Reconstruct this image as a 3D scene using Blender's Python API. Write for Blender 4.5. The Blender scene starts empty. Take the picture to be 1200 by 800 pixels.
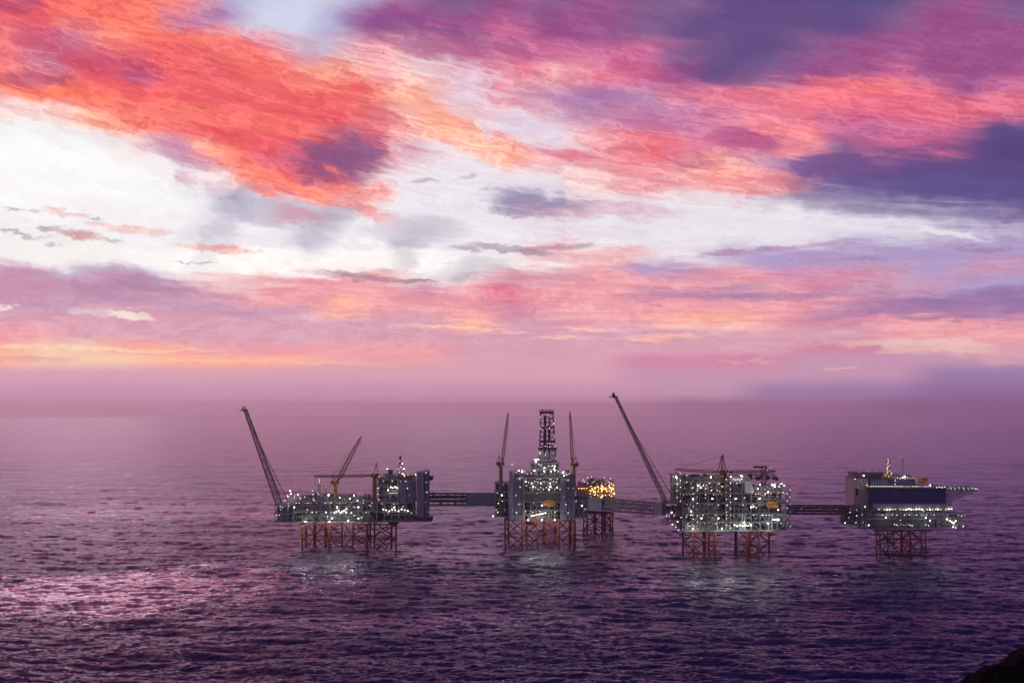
import bpy, bmesh, math, random
import numpy as np
from mathutils import Vector, Matrix
R = math.radians
scene = bpy.context.scene
COL = scene.collection
random.seed(7)

# ------------------------------------------------------------------ camera
CAM_H = 168.0
FPX = 1667.0                       # focal length in photo pixels (1200 wide)
PITCH = math.atan(75.0 / FPX)
cam_d = bpy.data.cameras.new("camera")
cam_d.lens = 36.0 * FPX / 1200.0
cam_d.sensor_width = 36.0
cam_d.clip_start = 1.0
cam_d.clip_end = 400000.0
cam = bpy.data.objects.new("camera", cam_d)
COL.objects.link(cam)
cam.location = (0, 0, CAM_H)
cam.rotation_euler = (R(90) + PITCH, 0, 0)
scene.camera = cam

# ------------------------------------------------------------------ exposure
scene.view_settings.view_transform = 'Standard'
scene.view_settings.look = 'None'
scene.view_settings.exposure = 0.0
scene.view_settings.gamma = 1.0
scene.view_settings.use_curve_mapping = False
scene.render.engine = 'CYCLES'
cy = scene.cycles
cy.max_bounces = 8
cy.diffuse_bounces = 2
cy.glossy_bounces = 3
cy.volume_bounces = 4
cy.transmission_bounces = 2
cy.sample_clamp_indirect = 2.0
cy.use_denoising = True

# ------------------------------------------------------------------ node helpers
def s2l(c):
    return c / 12.92 if c <= 0.04045 else ((c + 0.055) / 1.055) ** 2.4

def hexc(h, k=1.0):
    if min(int(h[i:i + 2], 16) for i in (0, 2, 4)) > 0xF2: k *= 1.08      # the clear gaps are brighter than white
    return tuple(s2l(int(h[i:i + 2], 16) / 255.0) * k for i in (0, 2, 4)) + (1.0,)

class N:
    """thin wrapper: arithmetic on shader sockets"""
    nt = None
    def __init__(s, sock): s.s = sock
    @staticmethod
    def put(inp, v):
        if isinstance(v, N): N.nt.links.new(v.s, inp)
        else: inp.default_value = v
    @staticmethod
    def m(op, *a, clamp=False):
        n = N.nt.nodes.new('ShaderNodeMath'); n.operation = op; n.use_clamp = clamp
        for i, v in enumerate(a): N.put(n.inputs[i], v)
        return N(n.outputs[0])
    def __add__(s, o): return N.m('ADD', s, o)
    def __radd__(s, o): return N.m('ADD', o, s)
    def __sub__(s, o): return N.m('SUBTRACT', s, o)
    def __rsub__(s, o): return N.m('SUBTRACT', o, s)
    def __mul__(s, o): return N.m('MULTIPLY', s, o)
    def __rmul__(s, o): return N.m('MULTIPLY', o, s)
    def __truediv__(s, o): return N.m('DIVIDE', s, o)

def ss(x, a, b):
    """smoothstep of x from a (0) to b (1)"""
    n = N.nt.nodes.new('ShaderNodeMapRange'); n.interpolation_type = 'SMOOTHSTEP'
    if a > b:
        a, b = b, a; lo, hi = 1.0, 0.0
    else: lo, hi = 0.0, 1.0
    N.put(n.inputs['Value'], x)
    n.inputs['From Min'].default_value = a; n.inputs['From Max'].default_value = b
    n.inputs['To Min'].default_value = lo; n.inputs['To Max'].default_value = hi
    return N(n.outputs[0])

def lin(x, a, b):
    n = N.nt.nodes.new('ShaderNodeMapRange'); n.clamp = True
    N.put(n.inputs['Value'], x)
    n.inputs['From Min'].default_value = a; n.inputs['From Max'].default_value = b
    return N(n.outputs[0])

def vec(x, y, z):
    n = N.nt.nodes.new('ShaderNodeCombineXYZ')
    for i, v in enumerate((x, y, z)): N.put(n.inputs[i], v)
    return N(n.outputs[0])

def noise(v, scale, detail=5.0, rough=0.5, dist=0.0, lac=2.0):
    n = N.nt.nodes.new('ShaderNodeTexNoise')
    N.put(n.inputs['Vector'], v)
    n.inputs['Scale'].default_value = scale; n.inputs['Detail'].default_value = detail
    n.inputs['Roughness'].default_value = rough; n.inputs['Distortion'].default_value = dist
    n.inputs['Lacunarity'].default_value = lac
    return N(n.outputs[0])

def mix(f, a, b, mode='MIX'):
    n = N.nt.nodes.new('ShaderNodeMix'); n.data_type = 'RGBA'; n.blend_type = mode
    N.put(n.inputs[0], f); N.put(n.inputs[6], a); N.put(n.inputs[7], b)
    return N(n.outputs[2])

def ramp(f, stops, interp='LINEAR'):
    n = N.nt.nodes.new('ShaderNodeValToRGB'); n.color_ramp.interpolation = interp
    N.put(n.inputs[0], f)
    e = n.color_ramp.elements
    while len(e) < len(stops): e.new(0.5)
    for i, (p, c) in enumerate(sorted(stops, key=lambda q: q[0])):
        e[i].position = p; e[i].color = c
    return N(n.outputs[0])

# ------------------------------------------------------------------ the sky (dusk, clouds lit from below the horizon)
# Sky colours are tabulated by direction: azimuth (degrees, 0 = straight out to sea) by elevation.
PAL = dict(W='F6F1EF', w='EEE3EC', l='D2D4EC', b='B4B0D8', R='EF6068', r='F07880', O='F87A6A', o='FF9484',
           P='F0A4AC', p='E88098', q='F8D0CE', k='FFB29C', m='CC6C98', M='9C548C', v='86608F', V='665086',
           i='584F86', u='B27CAA', n='DCA4B6', g='C6B8D0', y='F9CDB6', t='CA98B4', h='B29CC8', x='9470A0', z='A080AC', j='E8CFE0', s='D48CA8', e='C491AB', f='A27A9D', a='8A6490')
ROWS = [
 (0,   "r r R R O b l l g u v v M v M v v V V V i i v M V"),
 (30,  "R R O O O u l l b M M M m M M v V V V V V v M M v"),
 (60,  "r r s o O O r n g P P p m m m m v V V v M M M M M"),
 (90,  "r s R r R r O o k P q P p P p m M V v M M m M M M"),
 (120, "O O R R R R r O O k k j P n u t p p p r r r p M m"),
 (150, "q q k O r R R R r q k k j j P p p m p p m m p p p"),
 (180, "W W W q n k O m V u w q k P P r p m m t v m m V V"),
 (210, "W W W W w q k O r w w w w w q P P k n u v V V V V"),
 (240, "W W W W W g g n q w w w g g n w w n t x x v V V V"),
 (270, "W W W W W w w g w w g w w n w g w w w w g g g h v"),
 (300, "w W W W W W W W W W w w W W q w w g h h h h h h h"),
 (322, "t t g g w q q P P q w q n n P h t P s s s t h t t"),
 (340, "t t t t t n P P P P s P p P P P P t P s t t t h h"),
 (358, "t t t t t t t n k P P P s P P P P P P P P s z z z"),
 (376, "n n n n n n n n n n n k n n P P k k P s s P P P s"),
 (395, "P P n n n n n n n n n n n n n n n n n n n P P P P"),
 (412, "k y y k k P P P P P P n n n n n n n n s s s n n n"),
 (422, "k y y y k k k k P P P n n n n s s s s t t t t t t"),
 (440, "n n n n n n n n n n n n n n n t t t t t t t z z z"),
 (459, "t t t t t t t t t t t t t t t t t t z z z z x x x"),
 (475, "e e e e e e e e e e e e e e e e f f f f f a a a a"),
]
def px2ang(x, y):
    """photo pixel -> azimuth, elevation of the viewing direction in degrees"""
    d = Vector(((x - 600) / FPX, 1.0, (400 - y) / FPX)); d.rotate(Matrix.Rotation(PITCH, 3, 'X'))
    return math.degrees(math.atan2(d.x, d.y)), math.degrees(math.atan2(d.z, math.hypot(d.x, d.y)))

world = bpy.data.worlds.new("World")
scene.world = world
world.use_nodes = True
N.nt = world.node_tree
for n_ in list(N.nt.nodes): N.nt.nodes.remove(n_)
tc = N.nt.nodes.new('ShaderNodeTexCoord')
sep = N.nt.nodes.new('ShaderNodeSeparateXYZ')
N.nt.links.new(tc.outputs['Generated'], sep.inputs[0])
DX, DY, DZ = (N(sep.outputs[i]) for i in range(3))
AZ = N.m('ARCTAN2', DX, DY) * (180 / math.pi)                      # -180..180
EL = N.m('ARCSINE', DZ) * (180 / math.pi)                          # -90..90
BX = N.m('MULTIPLY', AZ, 1.0); BY = EL
# warp: streaky turbulence drawn along the drift of the clouds (down to the right)
FU = AZ
FV = EL + AZ * (ss(EL, 0.5, 13.0) * 0.2)      # low cloud decks lie level, upper ones run diagonally
fv = vec(FU * 0.38, FV, 0.0)
w1 = noise(fv, 0.30, 5, 0.50, 0.3)
w2 = noise(vec(FU * 0.38 + 31.7, FV + 11.3, 2.0), 0.34, 5, 0.52, 0.3)
w3 = noise(vec(FU * 0.15, FV, 5.0), 1.6, 6, 0.62, 0.6)
w4 = noise(vec(FU * 0.6 + 9.0, FV * 1.0, 9.0), 1.1, 6, 0.60, 0.4)
AW = ss(EL, 0.5, 6.5) + 0.12
fib = noise(vec(FU * 0.16, FV + (w4 - 0.5) * 0.5, 3.0), 4.2, 7, 0.62, 0.8)
fib2 = noise(vec(FU * 0.45, FV, 13.0), 0.9, 7, 0.60, 0.6)
w5 = noise(vec(AZ * 0.45, EL, 21.0), 3.6, 5, 0.6)
strk = noise(vec(AZ * 0.055, EL + (w4 - 0.5) * 0.25, 7.0), 5.5, 6, 0.60)     # level streaks in the low deck
LOW = ss(EL, 2.2, 3.2) * ss(EL, 6.4, 5.0) * (ss(AZ, -15.0, -9.0) * 0.8 + 0.2)
UA = AZ + (w1 - 0.5) * 4.6 * AW + (w4 - 0.5) * 1.3 * AW
UE = EL + (w2 - 0.5) * 2.3 * AW + (w3 - 0.5) * 0.8 * AW + (w4 - 0.5) * 0.45 * AW + (strk - 0.5) * LOW * 1.1
# azimuth table position: in frame -19.8..19.8, beyond it the edge colours drift on
A0, A1 = -38.0, 38.0
T = lin(UA, A0, A1)
rows = []
for ypx, s in ROWS:
    cs = s.split()
    assert len(cs) == 25, (ypx, len(cs))
    st = []
    for k, ch in enumerate(cs):
        a, e = px2ang(k * 50, ypx)
        st.append(((a - A0) / (A1 - A0), hexc(PAL[ch])))
    e = px2ang(600, ypx)[1]
    rows.append((e, st))
rows.sort(key=lambda r: r[0])                                       # from the horizon up
colr = None; pe = None
for e, st in rows:
    c = ramp(T if colr is None else T + N.m('MULTIPLY', colr, 1e-7), st, 'LINEAR')
    colr = c if colr is None else mix(ss(UE, pe, e), colr, c)
    pe = e
# above the frame: the same violet and rose cloud thins out towards the zenith
tn = noise(vec(FU * 0.35, FV * 0.8, 1.0), 0.16, 6, 0.55) + ss(AZ, 16.0, -20.0) * 0.30 - 0.17
topc = ramp(tn, [(0.30, hexc('2E2C60')), (0.45, hexc('443A6C')), (0.56, hexc('7A4A78')), (0.68, hexc('B87088')), (0.80, hexc('8A84A8'))])
colr = mix(ss(UE, 15.5, 19.0), colr, topc)
# fine fibres inside the clouds
lum = (fib - 0.5) * 0.72 + (fib2 - 0.5) * 0.40 + (strk - 0.5) * LOW * 0.6 + 1.0
LUMS = 1.0
# single clouds: ragged soft ellipses at their own directions, all fed by the same three turbulence fields
PV_BIG = vec(AZ + (w1 - 0.5) * 3.0 + (w4 - 0.5) * 2.4 + (fib - 0.5) * 1.4, EL + (w3 - 0.5) * 1.7 + (w4 - 0.5) * 1.0 + (fib2 - 0.5) * 0.9, 1.0)
PV_SMALL = vec(AZ + (w4 - 0.5) * 0.8 + (w5 - 0.5) * 1.6 , EL + (w5 - 0.5) * 0.42 + (fib - 0.5) * 0.35 + (w4 - 0.5) * 0.3, 1.0)
def puff(col, x, y, rx, ry, hexcol, amount, rot=0.0, edge=0.5, big=True):
    nt = N.nt
    a, e = px2ang(x, y)
    v = nt.nodes.new('ShaderNodeVectorMath'); v.operation = 'MULTIPLY_ADD'   # (the tiny term only orders the evaluation)
    N.put(v.inputs[0], col); v.inputs[1].default_value = (1e-7,) * 3; N.put(v.inputs[2], PV_BIG if big else PV_SMALL)
    c, t = math.cos(R(rot)), math.sin(R(rot))
    out = []
    for ux, uy, rr in ((c, t, rx / 29.1), (-t, c, ry / 29.1)):
        d = nt.nodes.new('ShaderNodeVectorMath'); d.operation = 'DOT_PRODUCT'
        nt.links.new(v.outputs[0], d.inputs[0])
        d.inputs[1].default_value = (ux / rr, uy / rr, -(a * ux + e * uy) / rr)
        out.append(N(d.outputs['Value']))
    l = N.m('MULTIPLY_ADD', out[1], out[1], out[0] * out[0])
    r = nt.nodes.new('ShaderNodeMapRange'); r.interpolation_type = 'SMOOTHSTEP'
    N.put(r.inputs['Value'], l)
    r.inputs['From Min'].default_value = (1 - edge) ** 2; r.inputs['From Max'].default_value = (1 + edge) ** 2 * 0.9
    r.inputs['To Min'].default_value = amount; r.inputs['To Max'].default_value = 0.0
    return mix(N(r.outputs[0]), col, hexc(hexcol))
#PUFFS#
P_ = [
 (226, 272, 7.0, 24, '8C86A8', 0.62, -48, .8, 9, .3),
 (244, 262, 8.0, 30, '8C86A8', 0.67, -42, .8, 9, .3),
 (262, 252, 9.0, 26, '8C86A8', 0.62, -38, .8, 9, .3),
 (345, 282, 6.0, 20, '8C86A8', 0.47, -44, .8, 9, .3),
 (362, 274, 8.0, 30, '8C86A8', 0.62, -44, .8, 9, .3),
 (380, 266, 8.0, 32, '8C86A8', 0.62, -42, .8, 9, .3),
 (400, 258, 8.0, 26, '8C86A8', 0.57, -40, .8, 9, .3),
 (472, 290, 7.0, 20, '8C86A8', 0.52, -30, .8, 9, .3),
 (492, 284, 8.0, 22, '8C86A8', 0.52, -28, .8, 9, .3),
 (548, 314, 6.0, 14, '8C86A8', 0.47, -36, .8, 9, .3),
 (205, 284, 5.0, 14, '8C86A8', 0.42, -55, .8, 9, .3),
 (70, 205, 120, 7, 'DCDCE4', .45, -6, .8, .8, .3),
 (190, 232, 90, 5, 'E0DEE6', .45, -14, .8, .8, .3),
 (30, 160, 70, 8, 'E4E4EE', .5, -4, .8, .8, .3),
 (370, 150, 72, 46, 'F0606C', .7, -12, .6, .8, .3),
 (300, 120, 130, 34, 'F2686A', .6, -16, .7, .8, .3),
 (400, 222, 40, 12, 'FA8878', .8, -6, .6, .8, .3),
 (150, 125, 150, 8, 'FA8070', .6, -5, .8, .8, .3),
 (60, 215, 150, 40, 'F7F6F6', .75, -10, .6, .8, .3),
 (480, 268, 400, 26, 'F2EDF3', .65, 2, .8, .8, .3),
 (860, 262, 200, 16, 'EAE4EE', .8, -2, .8, .8, .3),
 (120, 296, 160, 12, 'FAF4F2', .8, -2, .7, .8, .3),
 (400, 305, 170, 10, 'FCF8F6', .8, 0, .7, .8, .3),
 # x, y, rx, ry, colour, amount, rot(ccw), edge, nscale, stretch
 (95, 62, 58, 13, 'C05078', .6, -12, .7, .8, .4),
 (35, 92, 26, 7, 'A85080', .6, 0, .6, .9, .4),
 (165, 92, 22, 6, 'B05080', .65, 0, .6, .9, .4),
 (20, 5, 24, 8, '9C4A78', .6, 0, .6, .9, .4),
 (70, 112, 70, 5, 'FC7458', .55, 3, .8, 1.2, .2),
 (402, 184, 44, 18, '78507F', .85, -8, .5, .9, .5),
 (430, 165, 24, 12, '80608C', .6, -20, .7, .9, .5),
 (330, 214, 85, 10, 'FC7A68', .75, -16, .8, .9, .3),
 (205, 182, 32, 12, 'C88CB0', .7, -18, .8, .8, .4),
 (262, 262, 10, 36, 'A8A0BC', .35, -38, .8, 1.6, .9),
 (322, 250, 52, 11, 'A8A0BC', .5, -4, .7, .9, .6),
 (380, 262, 12, 34, 'A8A0BC', .35, -40, .8, 1.6, .9),
 (350, 256, 22, 6, 'D890A0', .5, -8, .8, .9, .6),
 (490, 272, 42, 14, 'B4ACC0', .42, 4, .8, 1.0, .7),
 (470, 296, 12, 14, 'B8B0C0', .45, -30, .9, 1.6, .9),
 (565, 312, 34, 10, 'BCB4C0', .55, 8, .8, 1.2, .7),
 (632, 238, 48, 10, '8C7CA4', .85, -2, .6, .8, .5),
 (700, 250, 60, 9, 'D8A4B4', .55, -2, .8, .8, .5),
 (585, 290, 34, 3.2, 'A488A0', .7, -3, .6, 1.4, .3),
 (545, 292, 18, 2.6, '9A8492', .6, -8, .6, 1.4, .3),
 (655, 290, 40, 3.4, 'B08498', .8, 4, .6, 1.4, .3),
 (690, 297, 48, 8, 'ECA8B0', .7, 0, .8, .9, .3),
 (620, 296, 22, 2.4, '9C8094', .7, -6, .6, 1.4, .3),
 (55, 268, 12, 3.4, '8C7C88', .6, -2, .6, 1.4, .5),
 (22, 273, 24, 2.4, '8A8088', .55, -10, .6, 1.4, .4),
 (90, 276, 20, 5, 'CC8C94', .8, -4, .6, 1.2, .5),
 (128, 282, 13, 1.8, '988C94', .5, -4, .6, 1.6, .4),
 (64, 287, 7, 1.8, '948A94', .5, -4, .6, 1.6, .5),
 (40, 246, 7, 1.8, '989098', .5, -4, .6, 1.6, .5),
 (14, 245, 11, 1.4, '908890', .5, -4, .6, 1.6, .4),
 (118, 256, 6, 1.6, '908890', .65, -4, .6, 1.6, .5),
 (240, 307, 11, 1.4, '94888C', .5, -3, .6, 1.6, .4),
 (218, 306, 9, 1.3, '847C84', .65, -3, .6, 1.6, .4),
 (150, 268, 44, 4, 'F4C0BC', .75, -4, .8, 1.0, .3),
 (255, 292, 40, 3.5, 'F0AAA0', .8, -4, .7, 1.0, .3),
 (80, 249, 22, 3.4, 'ECB8BC', .7, -8, .8, 1.0, .3),
 (430, 325, 52, 4, 'B07C90', .8, -6, .6, 1.0, .3),
 (490, 329, 22, 2.2, 'A4788C', .75, -5, .6, 1.0, .3),
 (170, 340, 60, 6, 'AC84A8', .55, -3, .8, 1.0, .35),
 (150, 369, 24, 5, 'FFF0DC', .8, -8, .6, 1.2, .5),
 (105, 366, 22, 4, 'E8D0D4', .6, -4, .8, 1.2, .5),
 (3, 359, 10, 3, 'FCE8E0', .8, 0, .7, 1.2, .5),
 (365, 371, 9, 4, 'ECCCD8', .55, 0, .8, 1.2, .5),
 (90, 408, 120, 2.2, 'FFDCB8', .75, -1, .8, 1.0, .12),
 (200, 421, 190, 2.6, 'FFCCA8', .55, -1, .9, 1.0, .10),
 (40, 421, 34, 3, 'E8A0A8', .6, -1, .8, 1.0, .2),
 (540, 384, 70, 1.8, 'FFC4B4', .75, -3, .7, 1.2, .15),
 (655, 395, 24, 2.0, 'FFC0B0', .7, -1, .7, 1.2, .2),
 (690, 386, 30, 1.6, 'FFC0B4', .6, -3, .7, 1.2, .15),
 (770, 396, 44, 3.0, 'FFC4B4', .7, 2, .7, 1.2, .2),
 (830, 384, 70, 5, 'F8C4BC', .5, 0, .8, 1.0, .2),
 (1060, 404, 62, 6, 'F8D4C4', .5, -2, .7, 1.0, .25),
 (1180, 416, 40, 6, 'E8B4AC', .4, -2, .8, 1.0, .2),
 (985, 431, 14, 1.4, 'F0C0A8', .7, 0, .7, 1.2, .2),
 (880, 423, 30, 1.0, 'F0B8B0', .5, -2, .7, 1.2, .15),
 (910, 347, 110, 4, 'A078A8', .6, 0, .8, 1.0, .15),
 (1120, 356, 100, 10, '9474A8', .75, 2, .8, .8, .2),
 (785, 343, 46, 6, 'B080A8', .6, 0, .8, .9, .2),
 (850, 297, 28, 3.2, 'B488AC', .8, 2, .6, 1.2, .4),
 (912, 292, 30, 3.2, 'AC88B0', .75, 2, .6, 1.2, .4),
 (960, 286, 24, 2.6, 'B890B4', .6, 3, .7, 1.2, .4),
 (1018, 303, 26, 2.4, 'A080A8', .6, 0, .7, 1.2, .4),
 (1150, 293, 26, 3.2, '9C80AC', .7, -4, .7, 1.2, .4),
 (1110, 272, 40, 3.6, 'F0E8F0', .7, -12, .7, 1.2, .3),
 (1165, 200, 70, 24, '54447C', .85, 6, .6, .7, .5),
 (1060, 205, 90, 16, '66508A', .7, -3, .7, .8, .3),
 (990, 192, 34, 9, '74548C', .7, -4, .7, .8, .4),
 (1120, 235, 130, 16, '5C5490', .6, -4, .8, .7, .25),
 (985, 115, 75, 10, 'F07488', .7, -8, .8, .8, .2),
 (1090, 128, 70, 12, 'E46A82', .6, -4, .8, .8, .2),
 (875, 147, 60, 7, 'FF8C90', .65, -10, .8, .8, .2),
 (880, 213, 50, 12, 'FF9C98', .7, 0, .8, .8, .3),
 (945, 165, 24, 12, 'FC8C90', .65, 0, .8, .8, .4),
 (870, 165, 26, 9, 'B85C8C', .6, -8, .8, .8, .4),
 (812, 190, 30, 6, 'C05880', .6, -4, .8, .8, .4),
 (735, 130, 90, 15, 'A878B0', .55, -8, .8, .7, .3),
 (600, 148, 60, 10, 'E4DCEC', .45, -20, .8, .9, .3),
 (545, 85, 44, 7, 'D8CCE6', .45, -16, .8, .9, .3),
 (665, 182, 40, 5, 'E88090', .65, -8, .7, .9, .3),
 (560, 165, 50, 11, 'FFB49C', .65, -14, .8, .8, .3),
 (500, 45, 60, 12, '885090', .6, -18, .8, .7, .3),
 (560, 50, 50, 6, '7A5088', .4, -12, .8, .7, .3),
 (500, 212, 14, 2.2, 'B4A8BC', .7, -3, .7, 1.4, .5),
 (545, 208, 10, 1.6, 'B8ACC0', .6, 2, .7, 1.4, .5),
 (572, 221, 8, 1.4, 'B8ACC0', .6, 0, .7, 1.4, .5),
 (440, 145, 14, 16, 'E06878', .5, 0, .8, .9, .6),
]
for i_, q in enumerate(P_):
    if q[5] > 0:
        x_, y_, rx_, ry_, hc, am, ro, ed, ns, stc = q
        sc_ = .85 if ry_ < 6 else 1.1
        colr = puff(colr, x_, y_, rx_ * sc_, ry_ * sc_, hc, am, ro, min(.9, ed + (.25 if ry_ < 6 else .1)), ry_ >= 6 and ns != 9)

sepc = N.nt.nodes.new('ShaderNodeSeparateColor'); N.put(sepc.inputs[0], colr)
rC, gC, bC = (N(sepc.outputs[i]) for i in range(3))
sat = N.m('SUBTRACT', rC, gC)                                       # coloured cloud takes texture, clear sky hardly any
tex = lin(sat, 0.02, 0.45)
rdn = noise(vec(FU * 0.26 + w4 * 1.6, FV * 1.1 + w3 * 1.3, 17.0), 1.5, 5, 0.58)
rdg = ss(N.m('ABSOLUTE', rdn - 0.5), 0.07, 0.0)                       # thin bright filaments along folds of the cloud
lum = lum + (rdg - 0.30) * 0.22
k = (lum - 1.0) * (tex * 1.1 + 0.16) * (ss(EL, 1.4, 3.0) * 0.85 + 0.15) * (ss(EL, 4.0, 7.5) * 0.45 + 0.55)
cmb = N.nt.nodes.new('ShaderNodeCombineColor')
N.put(cmb.inputs[0], rC * (1.0 + k * 0.6)); N.put(cmb.inputs[1], gC * (1.0 + k * 1.35)); N.put(cmb.inputs[2], bC * (1.0 + k * 1.0))
colr = N(cmb.outputs[0])


# far side of the sky, away from the sunset, is dim blue violet
back = ss(DY, 0.35, -0.55)
bcol = ramp(noise(vec(DX, DY, DZ), 3.0, 5, 0.55), [(0.35, hexc('363A66')), (0.65, hexc('574C7C'))])
colr = mix(back * 0.92, colr, bcol)
side = ss(AZ, 19.0, 42.0) * (1.0 - back)
colr = mix(side * 0.8, colr, hexc('35325F'))
zen = ss(EL, 22.0, 50.0)
sky = N.nt.nodes.new('ShaderNodeTexSky')
sky.sky_type = 'NISHITA'; sky.sun_disc = False
sky.sun_elevation = R(7.5); sky.sun_rotation = R(-17.0)
sky.air_density = 1.6; sky.dust_density = 2.5; sky.ozone_density = 3.0
SKYK = 0.05
nsk = mix(1.0, N(sky.outputs[0]), (SKYK, SKYK, SKYK, 1), 'MULTIPLY')
nsk = mix(0.6, nsk, hexc('4C4878'))
colr = mix(zen * 0.8, colr, nsk)
bg = N.nt.nodes.new('ShaderNodeBackground')
N.put(bg.inputs[0], colr); bg.inputs[1].default_value = 1.0
wo = N.nt.nodes.new('ShaderNodeOutputWorld')
N.nt.links.new(bg.outputs[0], wo.inputs[0])
world.cycles.sampling_method = 'MANUAL'
world.cycles.sample_map_resolution = 512

# ------------------------------------------------------------------ last glow of the sun, below the cloud bank on the left
sun_d = bpy.data.lights.new("sun", 'SUN')
sun_d.energy = 0.009
sun_d.angle = R(7)
sun_d.color = (1.0, 0.66, 0.66)
sun = bpy.data.objects.new("sun", sun_d)
COL.objects.link(sun)
_el, _az = R(7.5), R(-17.0)
sun.rotation_euler = Vector((math.sin(_az) * math.cos(_el), math.cos(_az) * math.cos(_el), math.sin(_el))).to_track_quat('Z', 'Y').to_euler()

# ------------------------------------------------------------------ materials
def material(name, rgb, rough=0.6, metal=0.0, grime=0.35, scale=0.15, dark=None, bump=0.15):
    m = bpy.data.materials.new(name); m.use_nodes = True
    N.nt = m.node_tree
    b = m.node_tree.nodes['Principled BSDF']
    g = m.node_tree.nodes.new('ShaderNodeNewGeometry')
    n1 = noise(N(g.outputs['Position']), scale, 4, 0.65)
    n2 = noise(N(g.outputs['Position']), scale * 7, 4, 0.6)
    f = ss(n1 * 0.6 + n2 * 0.4, 0.42, 0.62)
    d = dark or tuple(c * 0.45 for c in rgb)
    N.put(b.inputs['Base Color'], mix(f * grime, tuple(rgb) + (1,), tuple(d) + (1,)))
    N.put(b.inputs['Roughness'], rough + (n2 - 0.5) * 0.3)
    b.inputs['Metallic'].default_value = metal
    return m

def lamp_mat(name, rgb, k):
    m = bpy.data.materials.new(name); m.use_nodes = True
    b = m.node_tree.nodes['Principled BSDF']
    b.inputs['Base Color'].default_value = (0.8, 0.8, 0.8, 1)
    b.inputs['Emission Color'].default_value = tuple(rgb) + (1,)
    b.inputs['Emission Strength'].default_value = k
    return m

M = dict(
    steel=material('grey_painted_steel', (0.42, 0.41, 0.43), 0.6),
    dark=material('dark_steel', (0.13, 0.12, 0.13), 0.65),
    clad=material('blue_grey_cladding', (0.30, 0.32, 0.42), 0.55, grime=0.25),
    pale=material('pale_grey_cladding', (0.52, 0.52, 0.56), 0.55, grime=0.25),
    blue=material('dark_blue_cladding', (0.09, 0.11, 0.24), 0.35, grime=0.2),
    orange=material('rust_orange_jacket_paint', (0.33, 0.065, 0.04), 0.6, grime=0.5),
    yellow=material('yellow_crane_paint', (0.85, 0.50, 0.07), 0.5),
    brown=material('weathered_orange_paint', (0.52, 0.26, 0.08), 0.6),
    white=material('white_tank_paint', (0.72, 0.72, 0.70), 0.5, grime=0.3),
    rust=material('red_brown_deck_paint', (0.28, 0.09, 0.06), 0.7),
    boat=material('orange_lifeboat_shell', (0.90, 0.36, 0.03), 0.4, grime=0.1),
    pink=material('pinkish_lit_cladding', (0.66, 0.52, 0.50), 0.6, grime=0.3),  # pink sky light on the quarters' left wall is worked into this colour
    glass=material('dark_window_glass', (0.02, 0.025, 0.04), 0.12, grime=0.0),
    green=material('green_helideck_paint', (0.07, 0.20, 0.12), 0.7),
    mauve=material('weathered_brown_cladding', (0.34, 0.20, 0.20), 0.6),
    black=material('dark_flare_steel', (0.03, 0.024, 0.03), 0.6),
    l_dim=lamp_mat('lamp_dim', (1.0, 0.84, 0.58), 2.6),
    l_mid=lamp_mat('lamp_mid', (1.0, 0.86, 0.60), 6),
    l_hot=lamp_mat('lamp_bright', (1.0, 0.94, 0.78), 22),
    l_warm=lamp_mat('lamp_sodium', (1.0, 0.48, 0.12), 15),
    l_cool=lamp_mat('lamp_cool', (0.66, 1.0, 0.78), 4.5),
    l_green=lamp_mat('lamp_green', (0.55, 1.0, 0.62), 4),
)
# cladding gets fine upright ribs
for key in ('clad', 'pale', 'blue', 'pink'):
    m = M[key]; N.nt = m.node_tree
    g = m.node_tree.nodes.new('ShaderNodeNewGeometry')
    s3 = m.node_tree.nodes.new('ShaderNodeSeparateXYZ'); N.put(s3.inputs[0], N(g.outputs['Position']))
    w_ = N.m('SINE', (N(s3.outputs[0]) + N(s3.outputs[1])) * 2.1)
    bp = m.node_tree.nodes.new('ShaderNodeBump'); bp.inputs['Strength'].default_value = 0.6; bp.inputs['Distance'].default_value = 0.25
    N.put(bp.inputs['Height'], w_)
    m.node_tree.links.new(bp.outputs[0], m.node_tree.nodes['Principled BSDF'].inputs['Normal'])

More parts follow.
